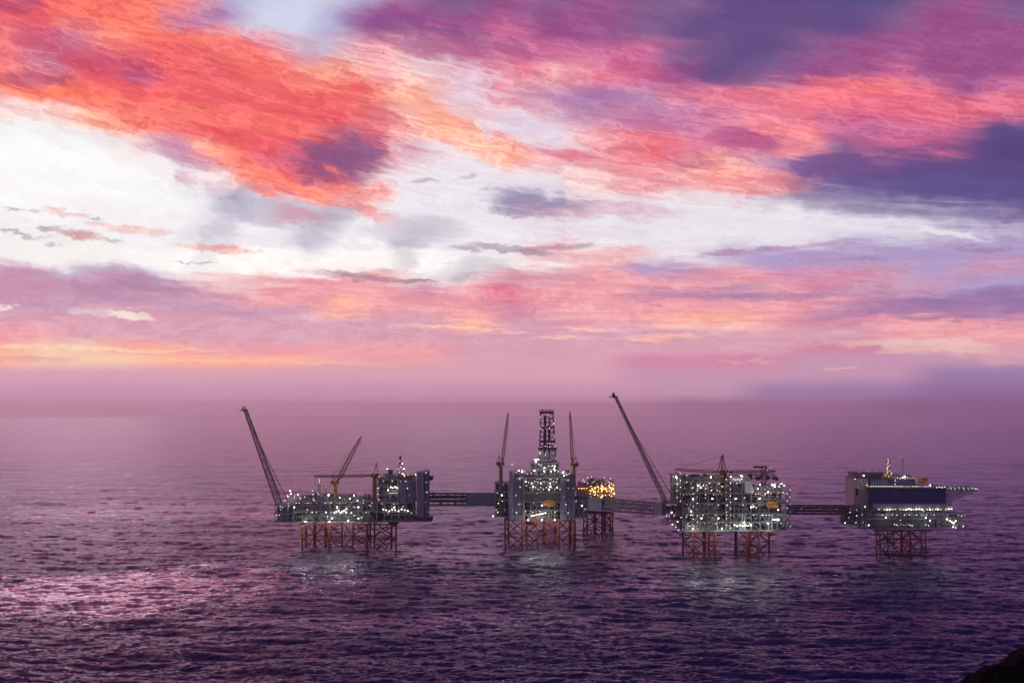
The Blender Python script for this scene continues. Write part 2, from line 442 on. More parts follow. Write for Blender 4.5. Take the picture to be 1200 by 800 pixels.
# ------------------------------------------------------------------ mesh builder
class MB:
    def __init__(s): s.v = []; s.f = []
    def box(s, x0, x1, y0, y1, z0, z1):
        i = len(s.v)
        s.v += [(x, y, z) for z in (z0, z1) for y in (y0, y1) for x in (x0, x1)]
        s.f += [tuple(i + k for k in q) for q in ((0, 2, 3, 1), (4, 5, 7, 6), (0, 1, 5, 4), (2, 6, 7, 3), (0, 4, 6, 2), (1, 3, 7, 5))]
        return s
    def tube(s, p, q, r, n=5, r2=None, caps=True):
        p, q = Vector(p), Vector(q); d = q - p
        if d.length < 1e-6: return s
        u = d.orthogonal().normalized(); w = d.normalized().cross(u)
        r2 = r if r2 is None else r2; i = len(s.v)
        for c, rr in ((p, r), (q, r2)):
            for k in range(n):
                a = 2 * math.pi * k / n
                s.v.append(tuple(c + (u * math.cos(a) + w * math.sin(a)) * rr))
        for k in range(n):
            s.f.append((i + k, i + (k + 1) % n, i + n + (k + 1) % n, i + n + k))
        if caps:
            s.f.append(tuple(i + k for k in range(n))[::-1]); s.f.append(tuple(i + n + k for k in range(n)))
        return s
    def prism(s, pts, y0, y1):
        """outline in x,z extruded in y"""
        i = len(s.v); n = len(pts)
        s.v += [(x, y0, z) for x, z in pts] + [(x, y1, z) for x, z in pts]
        s.f.append(tuple(range(i, i + n))); s.f.append(tuple(range(i + n, i + 2 * n))[::-1])
        for k in range(n): s.f.append((i + k, i + n + k, i + n + (k + 1) % n, i + (k + 1) % n))
        return s
    def rail(s, x0, x1, y0, y1, z, h=1.2, r=0.09):
        for (a, b) in (((x0, y0), (x1, y0)), ((x1, y0), (x1, y1)), ((x0, y1), (x1, y1)), ((x0, y0), (x0, y1))):
            for hh in (h, h * 0.5):
                s.tube((a[0], a[1], z + hh), (b[0], b[1], z + hh), r, 3, caps=False)
            L = math.dist(a, b); k = max(1, int(L / 4))
            for t in range(k + 1):
                x = a[0] + (b[0] - a[0]) * t / k; y = a[1] + (b[1] - a[1]) * t / k
                s.tube((x, y, z), (x, y, z + h), r, 3, caps=False)
        return s
    def mesh(s, name, mat):
        me = bpy.data.meshes.new(name); me.from_pydata(s.v, [], s.f)
        me.materials.append(M[mat] if isinstance(mat, str) else mat)
        bm = bmesh.new(); bm.from_mesh(me); bmesh.ops.recalc_face_normals(bm, faces=bm.faces); bm.to_mesh(me); bm.free()
        return me
    def build(s, name, mat, parent=None, kind=None, label=None):
        o = bpy.data.objects.new(name, s.mesh(name, mat)); COL.objects.link(o)
        if parent is not None: o.parent = parent
        if kind: o['kind'] = kind
        if label: o['label'] = label
        return o

def thing(name, label, cat, loc, group=None):
    o = bpy.data.objects.new(name, None); COL.objects.link(o)
    o.location = loc; o.empty_display_size = 3
    o['label'] = label; o['category'] = cat
    if group: o['group'] = group
    return o

def at(px, py, Y):
    """a point at depth Y on the bearing of photo pixel (px, py)"""
    d = Vector(((px - 600) / FPX, 1.0, (400 - py) / FPX)); d.rotate(Matrix.Rotation(PITCH, 3, 'X'))
    return Vector((d.x * Y / d.y, Y, CAM_H + d.z * Y / d.y))

LAMP_MESH = {}
def lamp_mesh(kind, size):
    size = round(size * (.58 if kind == 'dim' else .72 if kind == 'mid' else .8), 2)
    k = (kind, size)
    if k not in LAMP_MESH:
        me = bpy.data.meshes.new('lamp'); h = size / 2
        b = bmesh.new(); bmesh.ops.create_icosphere(b, subdivisions=1, radius=h); b.to_mesh(me); b.free()
        me.materials.append(M['l_' + kind]); LAMP_MESH[k] = me
    return LAMP_MESH[k]

class Plat:
    """local frame of one thing: x right, y away from the viewer measured from its front plane Y0, z up from the sea"""
    def __init__(s, name, label, cat, pxc, Y0, group=None, z=0.0, dy=0.0):
        s.Y0 = Y0; s.X0 = at(pxc, 640, Y0).x
        s.off = Vector((s.X0, Y0 + dy, z))
        s.root = thing(name, label, cat, s.off, group); s.nl = 0
    def p(s, px, py, y=0.0):
        v = at(px, py, s.Y0 + y) - s.off
        return Vector((v.x, v.y, v.z))
    def x(s, px, y=0.0): return at(px, 600, s.Y0 + y).x - s.off.x
    def z(s, py, y=0.0): return at(600, py, s.Y0 + y).z - s.off.z
    def y(s, y): return s.Y0 + y - s.off.y
    def lamp(s, x, y, z, kind='mid', size=0.9, parent=None, name='deck_light'):
        o = bpy.data.objects.new(name, lamp_mesh(kind, size)); COL.objects.link(o)
        o.location = (x, y, z); o.parent = parent or s.root; s.nl += 1
        return o

def rnd(a, b): return random.uniform(a, b)

def clutter(x0, x1, y0, y1, z0, h, n, pipes=6):
    """process equipment: skids, vessels, pipe runs"""
    mb = MB()
    for _ in range(n):
        w, d, t = rnd(1.5, 6), rnd(2, 7), rnd(0.3, 1.0) * h
        x, y = rnd(x0, max(x0, x1 - w)), rnd(y0, max(y0, y1 - d))
        k = random.random()
        if k < 0.45: mb.box(x, x + w * 0.8, y, y + d, z0, z0 + t * 0.8)
        elif k < 0.65: mb.tube((x, y, z0 + t * 0.5 + .5), (x + w * 1.6, y, z0 + t * 0.5 + .5), min(1.6, h * .28), 8)
        elif k < 0.85: mb.tube((x + .6, y, z0), (x + .6, y, z0 + t), rnd(.5, 1.2), 7)
        else:
            for q in range(3): mb.box(x + q * w / 3, x + q * w / 3 + .3, y, y + .3, z0, z0 + t)
            mb.box(x, x + w * .75, y, y + d, z0 + t * .9, z0 + t)
    for _ in range(pipes):
        z = z0 + rnd(0.15, 0.92) * h; y = rnd(y0, y0 + (y1 - y0) * .3); r = rnd(.18, .42)
        a = rnd(x0, x1); b = rnd(x0, x1)
        mb.tube((a, y, z), (b, y, z), r, 5); mb.tube((b, y, z), (b, y, z0 + rnd(0, h)), r, 5)
    return mb

def truss(mb, a, b, h, n, r, up=Vector((0, 0, 1))):
    """flat warren truss between points a and b of height h below them"""
    a, b = Vector(a), Vector(b); dn = -up * h
    mb.tube(a, b, r); mb.tube(a + dn, b + dn, r)
    for k in range(n):
        p = a.lerp(b, k / n); q = a.lerp(b, (k + 1) / n); c = a.lerp(b, (k + .5) / n)
        mb.tube(p + dn, c, r * .7, 4); mb.tube(c, q + dn, r * .7, 4)

def open_module(P, px0, px1, floors, y0, y1, dens=1.0, lamps=1.0, kinds=('mid', 'dim', 'hot'), bay=11.0, braces=True, back=0.35, frame='steel', skin='dark', hot=0.12):
    """open process decks: floors (photo rows, top first), columns, bracing, equipment and lamps between them"""
    xa, xb = P.x(px0), P.x(px1)
    yf, yb = P.y(y0), P.y(y1)
    zs = [P.z(f, y0) for f in floors]
    nb = max(1, round((xb - xa) / bay))
    for z in zs:
        d = MB().box(xa - .6, xb + .6, yf - .6, yb + .6, z - .45, z + .45).build('deck', frame, P.root)
        MB().rail(xa - .5, xb + .5, yf - .5, yb + .5, z + .45).build('railing', frame, d)
    for k in range(nb + 1):
        x = xa + (xb - xa) * k / nb
        MB().box(x - .4, x + .4, yf, yf + .8, zs[-1] + .45, zs[0] - .45).build('column', frame, P.root)
    for i in range(len(zs) - 1):
        zt, zb = zs[i] - .45, zs[i + 1] + .45; h = zt - zb
        if braces:
            for k in range(nb):
                if random.random() < .45:
                    x, X = xa + (xb - xa) * k / nb, xa + (xb - xa) * (k + 1) / nb
                    if random.random() < .5: x, X = X, x
                    MB().tube((x, yf + .4, zb), (X, yf + .4, zt), .28).build('brace', frame, P.root)
        ym = yf + (yb - yf) * back
        MB().box(xa + .8, xb - .8, ym, yb - 1, zb, zt).build('bulkhead', skin, P.root)
        n = int((xb - xa) * dens * 0.32)
        clutter(xa + .5, xb - .5, yf + 1.2, ym - .2, zb, h, n, int(n * .8)).build('equipment', random.choice(['steel', 'dark', 'steel', 'clad']), P.root, 'stuff')
        x = xa + rnd(1, 3)
        while x < xb - 1:                                           # strip of lamps under the deck edge, some dark
            if random.random() < .36 * min(1.3, lamps):
                P.lamp(x, yf + .2, zt - .7, random.choice((kinds[0], kinds[1], kinds[1], 'cool' if kinds[0] == 'mid' else kinds[0])), .9)
            x += 3.4
        nl = int((xb - xa) * lamps * 0.045)
        for _ in range(nl):
            kd = 'hot' if random.random() < hot else random.choice(kinds[:2])
            P.lamp(rnd(xa + 1, xb - 1), yf + rnd(.3, 3.5), zt - rnd(.6, h * .55), kd, random.choice((.7, .9, 1.1)))

def clad_block(P, px0, px1, py0, py1, y0, y1, mat='clad', pw=9.0, ph=7.0, side=True, name='wall'):
    """closed clad block with proud panels on the front and flanks"""
    xa, xb = P.x(px0), P.x(px1); yf, yb = P.y(y0), P.y(y1); za, zb = P.z(py1, y0), P.z(py0, y0)
    w = MB().box(xa, xb, yf, yb, za, zb).build(name, mat, P.root)
    nx = max(1, round((xb - xa) / pw)); nz = max(1, round((zb - za) / ph))
    g = .18
    for i in range(nx):
        for j in range(nz):
            x0, x1 = xa + (xb - xa) * i / nx + g, xa + (xb - xa) * (i + 1) / nx - g
            z0, z1 = za + (zb - za) * j / nz + g, za + (zb - za) * (j + 1) / nz - g
            MB().box(x0, x1, yf - .22 - rnd(0, .08), yf, z0, z1).build('panel', mat, w)
    if side:
        ny = max(1, round((yb - yf) / 11))
        for sx, d in ((xa, -1), (xb, 1)):
            for i in range(ny):
                for j in range(nz):
                    y_0, y_1 = yf + (yb - yf) * i / ny + g, yf + (yb - yf) * (i + 1) / ny - g
                    z0, z1 = za + (zb - za) * j / nz + g, za + (zb - za) * (j + 1) / nz - g
                    MB().box(min(sx, sx + d * .25), max(sx, sx + d * .25), y_0, y_1, z0, z1).build('panel', mat, w)
    MB().rail(xa, xb, yf, yb, zb).build('railing', 'steel', w)
    return w

def jacket(P, legs, py_top, depth, brace_rows, rear_legs=None, thick=(), links=None, batter=0.0, r=1.1):
    """steel space frame on the sea bed: legs at photo columns, front row and rear row"""
    zt = P.z(py_top)
    top = MB()
    xs = [P.x(a) for a in legs]
    rear = [P.x(a, depth) for a in (rear_legs or legs)]
    yf, yb = P.y(2), P.y(depth)
    top.box(min(xs) - 1.6, max(xs) + 1.6, yf - 1, yf + 1, zt - 1.3, zt + .3)
    top.box(min(rear) - 1.6, max(rear) + 1.6, yb - 1, yb + 1, zt - 1.3, zt + .3)
    for i in (0, -1):
        a, b = sorted(xs)[i], sorted(rear)[i]; top.box(min(a, b) - 1, max(a, b) + 1, yf - .5, yb + .5, zt - 1.25, zt + .25)
    j = top.build('jacket', 'orange', P.root)
    for row, y in ((xs, yf), (rear, yb)):
        for k, x in enumerate(row):
            rr = r * (1.7 if k in thick else 1.0)
            MB().tube((x, y, -6), (x, y, zt - 1.2), rr, 8).build('leg', 'orange', j)
    zz = [P.z(b) for b in brace_rows]
    levels = [zt - 1.3] + zz + [-5]
    for row, y in ((xs, yf), (rear, yb)):
        for z in zz:
            MB().tube((min(row), y, z), (max(row), y, z), .5).build('brace', 'orange', j)
        for k in range(len(row) - 1):
            a, b = row[k], row[k + 1]
            if b - a < 6.5: continue
            for q in range(len(levels) - 1):
                zc, zd = levels[q], levels[q + 1]
                u = (k + q) % 3
                if u != 1 or b - a > 18: MB().tube((a, y, zc), (b, y, zd), .68).build('brace', 'orange', j)
                if u == 1 or b - a > 18: MB().tube((b, y, zc), (a, y, zd), .68).build('brace', 'orange', j)
    for k in range(0, min(len(xs), len(rear))):
        for z in zz: MB().tube((xs[k], yf, z), (rear[k], yb, z), .45).build('brace', 'orange', j)
        MB().tube((xs[k], yf, levels[0]), (rear[k], yb, levels[1]), .4).build('brace', 'orange', j)
        MB().tube((rear[k], yb, levels[1]), (xs[k], yf, -5), .4).build('brace', 'orange', j)
    return j

FLK = 0.17
def flood_and_fill(P, pts, energy, col=(.88, 1.0, .86), radius=2.5):
    """deck edge flood lamps and added fill lamps off the decks, a light each"""
    for px, py, y in pts:
        q = P.p(px, py, y)
        h = P.lamp(q.x, q.y, q.z, 'hot', 1.3, name='flood_or_fill_lamp')
        ld = bpy.data.lights.new('flood', 'POINT'); ld.energy = energy * FLK; ld.color = col; ld.shadow_soft_size = radius
        lo = bpy.data.objects.new('flood_or_fill_beam', ld); COL.objects.link(lo); lo.parent = h; lo.location = (0, -7, -5)

def face_detail(P, px0, px1, py0, py1, y, rows=4):
    """walkways, ducts, doors and a few lamps on a clad face"""
    xa, xb = P.x(px0), P.x(px1); zt, zb = P.z(py0), P.z(py1); yy = P.y(y)
    for k in range(rows):
        z = zb + (zt - zb) * (k + .6) / rows
        a = xa + rnd(0, .35) * (xb - xa); b = xb - rnd(0, .35) * (xb - xa)
        w = MB().box(a, b, yy - 1.7, yy - .32, z - .2, z).build('walkway', 'steel', P.root)
        MB().rail(a, b, yy - 1.65, yy - .4, z).build('railing', 'steel', w)
        d = rnd(a + .5, b - 1.5)
        MB().box(d, d + 1.1, yy - .42, yy - .31, z, z + 2.2).build('door', 'dark', P.root)
        for _ in range(random.choice((1, 1, 2))): P.lamp(rnd(a, b), yy - .9, z + 2.6, random.choice(('dim', 'mid', 'cool')), .9)
    for _ in range(2):
        x = rnd(xa + .8, xb - .8); MB().tube((x, yy - .75, zb), (x, yy - .75, zt - rnd(0, 8)), .4, 6).build('duct', random.choice(('pale', 'rust', 'dark')), P.root)

def stair_lights(P, px, py0, py1, y, n, w=2.4, mat='steel'):
    """open stair tower with a lamp at every landing"""
    xa, xb = P.x(px - w), P.x(px + w); z0, z1 = P.z(py1, y), P.z(py0, y); yy = P.y(y)
    mb = MB()
    for xx in (xa, xb):
        for dy in (0, 4): mb.box(xx - .2, xx + .2, yy + dy - .2, yy + dy + .2, z0, z1)
    t = mb.build('stair_tower', mat, P.root)
    s = MB()
    for k in range(n):
        za, zb = z0 + (z1 - z0) * k / n, z0 + (z1 - z0) * (k + 1) / n
        s.box(xa, xb, yy, yy + 4, zb - .2, zb)
        l, r = (xa, xb) if k % 2 else (xb, xa)
        s.tube((l, yy, za), (r, yy, zb), .3, 4)
        P.lamp(l, yy - .4, za + (zb - za) * .6, random.choice(('mid', 'mid', 'dim')), .8, t, 'lamp')
        if random.random() < .7: P.lamp(r, yy + .4, zb - .6, 'dim', .7, t, 'lamp')
    s.build('stairs', mat, t)
    return t

def lattice(name, mat, parent, a, b, wa, wb, n, r, side=None):
    """four-chord lattice mast or boom from a to b, half widths wa and wb"""
    a, b = Vector(a), Vector(b); d = (b - a).normalized()
    u = (side or Vector((0, 1, 0))); u = (u - d * u.dot(d)).normalized(); w = d.cross(u)
    ch = MB(); br = MB()
    def c(t, i, j):
        hw = wa + (wb - wa) * t
        return a.lerp(b, t) + u * hw * i + w * hw * j
    cs = ((-1, -1), (1, -1), (1, 1), (-1, 1))
    for i, j in cs: ch.tube(c(0, i, j), c(1, i, j), r, 4)
    for k in range(n):
        t0, t1 = k / n, (k + 1) / n
        for q in range(4):
            i, j = cs[q]; I, J = cs[(q + 1) % 4]
            br.tube(c(t0, i, j), c(t0, I, J), r * .55, 3, caps=False)
            p, s_ = ((i, j), (I, J)) if (k + q) % 2 else ((I, J), (i, j))
            br.tube(c(t0, *p), c(t1, *s_), r * .55, 3, caps=False)
    o = ch.build(name, mat, parent); br.build('lacing', mat, o)
    return o

def crane(label, Y0, y, px, py_base, py_slew, tip, mat='brown', group='pedestal cranes on the platforms', cab_w=5.0, ped_r=2.4, frame_h=9, cabmat=None, stays=True, boom_w=1.5):
    base = at(px, py_base, Y0 + y)
    root = thing('pedestal_crane', label, 'crane', base, group)
    sl = at(px, py_slew, Y0 + y) - base
    tp = at(tip[0], tip[1], Y0 + y) - base
    MB().tube((0, 0, 0), (0, 0, sl.z), ped_r, 10, ped_r * .85).build('pedestal', mat, root)
    ring = MB().tube((0, 0, sl.z), (0, 0, sl.z + 1.0), ped_r * 1.7, 12).build('slew_ring', mat, root)
    sg = 1 if tp.x > 0 else -1
    h = MB().box(-cab_w * (1.1 if sg > 0 else .8), cab_w * (.8 if sg > 0 else 1.1), -2.6, 2.6, sl.z + 1, sl.z + 5.2).build('machinery_house', cabmat or mat, root)
    cb = MB().box(sg * 1.8 - 1.2, sg * 1.8 + 1.2, -4.6, -2.4, sl.z + 1.6, sl.z + 4.2).build('cab', 'white', root)
    MB().box(sg * 1.8 - .9, sg * 1.8 + .9, -4.68, -4.6, sl.z + 2.6, sl.z + 3.9).build('window', 'glass', cb)
    top = Vector((-sg * 2.5, 0, sl.z + 4 + frame_h))
    af = MB()
    for yy in (-1.6, 1.6):
        af.tube((sg * 1.0, yy, sl.z + 4), top + Vector((0, yy * .5, 0)), .42); af.tube((-sg * 4.2, yy, sl.z + 4), top + Vector((0, yy * .5, 0)), .35)
    af.box(top.x - .7, top.x + .7, -1.4, 1.4, top.z - .4, top.z + .8)
    af.build('gantry', mat, root)
    heel = Vector((sg * 1.6, 0, sl.z + 3))
    mid = heel.lerp(tp, .12)
    L = (tp - heel).length
    bo = lattice('boom', mat, root, mid, heel.lerp(tp, .93), boom_w, boom_w * .55, max(6, int(L / 5)), .48)
    MB().tube(heel, mid, .6, 5, boom_w).tube(heel.lerp(tp, .93), tp, boom_w * .6, 5, .5).build('boom_end', mat, root)
    MB().tube(tp + Vector((0, -.6, 0)), tp + Vector((0, .6, 0)), .9, 8).build('sheave', 'dark', root)
    if stays:
        st = MB()
        for yy in (-.8, .8): st.tube(top + Vector((0, yy, 0)), tp + Vector((0, yy, .3)), .13, 3)
        st.build('pendant_line', 'dark', root)
    hk = tp + Vector((0, 0, -7)); MB().tube(tp, hk, .12, 3).tube(hk, hk - Vector((0, 0, 1.4)), .6, 6).build('hook_block', mat, root)
    for dx, dz in ((0, 5.0), (sg * 2, .6)):
        o = bpy.data.objects.new('lamp', lamp_mesh('dim', .8)); COL.objects.link(o); o.parent = root; o.location = (dx, -2.9 - (1.9 if dz < 1 else 0), sl.z + dz)
    return root

def flare_boom(label, Y0, y, base, tip, foot, w0=3.0, w1=1.5):
    """long raking lattice boom with a burner platform at its head"""
    b = at(base[0], base[1], Y0 + y)
    root = thing('flare_boom', label, 'flare boom', b, 'flare booms raking out over the sea')
    t = at(tip[0], tip[1], Y0 + y) - b
    f = at(foot[0], foot[1], Y0 + y) - b
    n = 20
    lattice('truss', 'black', root, (0, 0, 0), t * .965, w0, w1, n, .44)
    a2 = MB(); l2 = MB()
    for yy in (-3.0, 3.0):
        q = t * .80 + Vector((0, yy * .3, 0)); s = f + Vector((0, yy, 0))
        a2.tube(s, q, .22, 4)
        for k in range(1, 17):
            u = k / 17; l2.tube(s.lerp(q, u), (t * .80) * u + Vector((w0 * .6 * (1 - u), yy * .3, 0)), .09, 3, caps=False)
            l2.tube(s.lerp(q, u), (t * .80) * min(1, u + .05) + Vector((w0 * .6 * (1 - u), yy * .3, 0)), .09, 3, caps=False)
    c_ = a2.build('stay_chord', 'black', root); l2.build('lacing', 'black', c_)
    pp = MB()
    for k in (-1.1, 0, 1.1): pp.tube(Vector((k * .6, k, .5)), t * .97 + Vector((k * .5, k * .6, 0)), .22, 5)
    pp.build('flare_pipe', 'dark', root)
    hd = MB().box(t.x - 4.2, t.x + 4.2, -4, 4, t.z - 5.5, t.z - 4.9).rail(t.x - 4.2, t.x + 4.2, -4, 4, t.z - 4.9, 1.4, .14)
    for sx in (-2.4, 0, 2.4): hd.tube((t.x + sx * .5, sx, t.z - 5), (t.x + sx * .55, sx, t.z + .5 - abs(sx) * .6), .5, 6, .7)
    hd.build('burner_platform', 'black', root)
    return root

def lifeboat(label, Y0, y, px0, px1, py0, py1, group='orange lifeboats hanging on the platforms'):
    a, b = at(px0, py1, Y0 + y), at(px1, py0, Y0 + y)
    L = b.x - a.x; H = b.z - a.z
    root = thing('lifeboat', label, 'lifeboat', ((a.x + b.x) / 2, Y0 + y, a.z), group)
    def hull(scl, z0, z1, top):
        mb = MB(); n = 12; rows = 6
        for i in range(n + 1):
            u = -1 + 2 * i / n; w = math.sqrt(max(0, 1 - abs(u) ** 3.2)) * scl
            for j in range(rows + 1):
                v = j / rows * math.pi
                mb.v.append((u * L / 2 * scl, -math.cos(v) * 1.9 * max(w, .05), (z0 if not top else z0) + (math.sin(v) * (z1 - z0) * (max(w, .05) ** .5))))
        for i in range(n):
            for j in range(rows):
                k = i * (rows + 1) + j; mb.f.append((k, k + 1, k + rows + 2, k + rows + 1))
        return mb
    hull(1.0, H * .5, 0, False).build('hull', 'boat', root)
    c = hull(.94, H * .5, H, True).build('canopy', 'boat', root)
    w = MB()
    for k in range(5):
        x = -L * .3 + k * L * .15; w.box(x - .35, x + .35, -1.62, -1.4, H * .62, H * .74)
    w.build('window', 'glass', c)
    MB().box(-L * .5, L * .5, -2.0, 2.0, H * .47, H * .53).build('fender', 'white', root)
    d = MB()
    for sx in (-.33, .33): d.box(L * sx - .2, L * sx + .2, .2, 4.2, H * 1.1, H * 1.1 + .4).tube((L * sx, .3, H * 1.1), (L * sx, .3, H * .95), .1, 4)
    d.build('davit', 'steel', root)
    return root

# ================================================================== left production platform
A = Plat('production_platform', 'leftmost platform: long low lit decks with a grey tower at its right end', 'oil platform', 405, 1667)
jacket(A, [354, 386, 430, 464], 614, 52, [632], rear_legs=[359, 369, 382, 401, 414, 434, 439, 459], thick=(1, 2))
open_module(A, 344, 441, [588, 599, 611.5], 0, 58, dens=1.5, lamps=1.5, hot=.16)
open_module(A, 322, 343, [592, 602, 611.5], 2, 40, dens=1.2, lamps=1.3, bay=7, hot=.1)
open_module(A, 442, 484, [589, 600, 611], 1, 58, dens=1.3, lamps=.6, bay=8)
open_module(A, 441, 466, [562, 570, 580, 588.2], 4, 50, dens=1.2, lamps=.8, bay=9, hot=.2)
clad_block(A, 466.4, 484, 563, 588, 3, 54)
clad_block(A, 467, 483, 558, 562.4, 8, 50, 'rust', 9, 5)
clad_block(A, 488, 496, 553, 609.5, 6, 16, 'pale', 5, 9)
clad_block(A, 496.4, 501.5, 552, 609.5, 8, 30, 'clad', 6, 9)
clad_block(A, 500, 506, 558.5, 562.5, 10, 30, 'dark', 6, 5)
clad_block(A, 484.4, 505.5, 606.5, 610.8, 4, 34, 'dark', 10, 5)
face_detail(A, 466.4, 484, 563, 588, 3, 3)
face_detail(A, 496.4, 501.5, 552, 609.5, 8, 5)
q = A.root
# top deck of the left platform
clutter(A.x(350), A.x(440), A.y(4), A.y(30), A.z(588) + .5, 6.5, 40, 16).build('equipment', 'steel', q, 'stuff')
clutter(A.x(350), A.x(440), A.y(20), A.y(55), A.z(588) + .5, 9, 22, 8).build('equipment', 'dark', q, 'stuff')
clutter(A.x(443), A.x(466), A.y(5), A.y(45), A.z(562) + .5, 6, 12, 6).build('equipment', 'steel', q, 'stuff')
for px, w in ((340, 2.2), (346, 2.4), (351, 1.6)):
    p = A.p(px, 587.5, 6); MB().tube(p, p + Vector((0, 0, 5.5)), w, 12).tube(p + Vector((0, 0, 5.5)), p + Vector((0, 0, 8)), w, 12, w * .35).build('vessel', 'white', q)
for px, py in ((337, 581), (341, 578), (345, 582), (349, 579), (352, 584), (334, 586), (338, 590), (331, 594)):
    v = A.p(px, py, 2); A.lamp(v.x, v.y, v.z, 'hot' if py < 582 else 'mid', .9)
for px, pt in ((374, 560), (381, 564), (367, 574)):
    a_ = A.p(px, 588, 14); b_ = A.p(px, pt, 14)
    t_ = lattice('vent_tower', 'steel', q, a_, b_, 1.3, 1.1, 8, .22)
    for k in range(7):
        v = a_.lerp(b_, rnd(.15, 1)); A.lamp(v.x + rnd(-1, 1), v.y - 1.6, v.z, random.choice(('mid', 'dim')), .8, t_, 'lamp')
for px, py in ((372, 577), (377, 580), (384, 584), (362, 584), (357, 582), (404, 585), (410, 584), (419, 586), (426, 586), (398, 583), (368, 586), (386, 579)):
    v = A.p(px, py, 3); A.lamp(v.x, v.y, v.z, random.choice(('mid', 'hot', 'dim')), .9)
# bright work areas
for px, py, k in [(458 + i * 2.4, 570.5 + (i % 2), 'hot') for i in range(4)] + [(457 + i * 2.6, 577.5, 'mid') for i in range(4)] + \
        [(449 + i * 3.6, 596.5 + (i % 3) * .9, 'hot') for i in range(9)] + [(392 + i * 2.3, 600 - (i % 3), 'hot') for i in range(7)] + \
        [(382, 600, 'hot'), (384, 605, 'mid'), (389, 607, 'hot'), (420, 607, 'hot'), (424, 606, 'mid'), (406, 596, 'hot'), (443, 572, 'mid'), (443, 579, 'mid'), (444, 585, 'mid'), (360, 597, 'mid'), (366, 600, 'mid'), (415, 594, 'mid')]:
    v = A.p(px, py, -.4); A.lamp(v.x, v.y, v.z, k, 1.0)
# dark exhaust stack and the lit vent pyramid
p = A.p(457.5, 562, 14); MB().tube(p, p + Vector((0, 0, 12)), 3.0, 12).build('exhaust_stack', 'dark', q)
p = A.p(447, 562, 12); MB().tube(p + Vector((-3, 0, 3)), p + Vector((4, 0, 3)), 2.0, 10).build('tank', 'white', q)
v_ = lattice('vent_tower', 'steel', q, A.p(470, 558, 16), A.p(469.2, 540, 16), 5.0, 1.2, 6, .32)
MB().tube(A.p(469.2, 543, 16), A.p(469, 533.5, 16), 1.1, 8).build('vent_pipe', 'dark', v_)
for px, py in ((465, 556), (468, 553), (472, 555), (475, 551), (470, 547), (467, 549), (474, 557), (471.5, 543), (468.5, 540), (478, 556), (447, 556), (450, 557), (444, 558), (454, 549.5), (484, 560), (487, 556)):
    v = A.p(px, py, 10); A.lamp(v.x, v.y, v.z, random.choice(('mid', 'hot', 'dim')), .9)
truss_mb = MB(); truss(truss_mb, A.p(449, 603, -.3), A.p(484, 603, -.3), 6.5, 5, .3); truss_mb.build('edge_truss', 'pale', q)
flood_and_fill(A, [(358, 611, -2), (386, 611, -2), (408, 610, -2)], 21000)
flood_and_fill(A, [(340, 575, 0), (345, 594, -7), (395, 594, -7), (420, 594, -7), (455, 574, -7), (462, 594, -7), (473, 549, 4), (385, 580, 2), (415, 580, 2)], 2800, (1, .95, .84))  # those standing out before the decks are added fill to brighten the structure

# ================================================================== drilling platform
D = Plat('drilling_platform', 'second platform from the left: tall lit block of grey towers carrying the drilling derrick', 'oil platform', 633, 1690)
jacket(D, [592, 612, 630, 655, 673], 609, 48, [629], rear_legs=[596, 617, 637, 650, 668], thick=(4,))
for px in (639, 640.8, 644.5, 646.5, 648.2, 652.6):
    MB().tube((D.x(px), D.y(12), -6), (D.x(px), D.y(12), D.z(608)), .45, 6).build('conductor', 'orange', D.root)
open_module(D, 614.5, 657, [560, 568, 577, 588, 598, 609], 2, 50, dens=1.3, lamps=1.1, bay=7, hot=.08)
open_module(D, 580, 596.3, [566, 576, 586, 596, 605], 4, 38, dens=1.3, lamps=1.7, bay=6, hot=.08)
open_module(D, 674, 689, [586, 595, 606], 4, 38, dens=1.3, lamps=1.1, bay=6, hot=.08)
clad_block(D, 597, 601, 553, 609, -1, 8, 'pale', 6, 8)
clad_block(D, 601.4, 614, 559, 609, 0, 50, 'clad', 8, 8)
clad_block(D, 657.4, 673.4, 561, 609, 0, 50, 'clad', 8, 8)
clad_block(D, 614.6, 657, 578.2, 587, 1.4, 6, 'dark', 9, 6, side=False)
face_detail(D, 601.4, 614, 559, 609, 0, 5)
face_detail(D, 657.4, 673.4, 561, 609, 0, 5)
q = D.root
clad_block(D, 603, 672, 556.6, 559.6, 4, 46, 'dark', 12, 4)
for px, py in [(621 + i * 3.2, 571 + (i % 2) * 2.2) for i in range(12)] + [(616 + i * 3.6, 564 + (i % 3)) for i in range(11)]:
    v = D.p(px, py, 1); D.lamp(v.x, v.y, v.z, random.choice(('mid', 'mid', 'dim', 'hot')), .9)
for i in range(7):
    v = D.p(623 + i * 2.7, 604 - i * .55, .6); D.lamp(v.x, v.y, v.z, 'hot', 1.0)
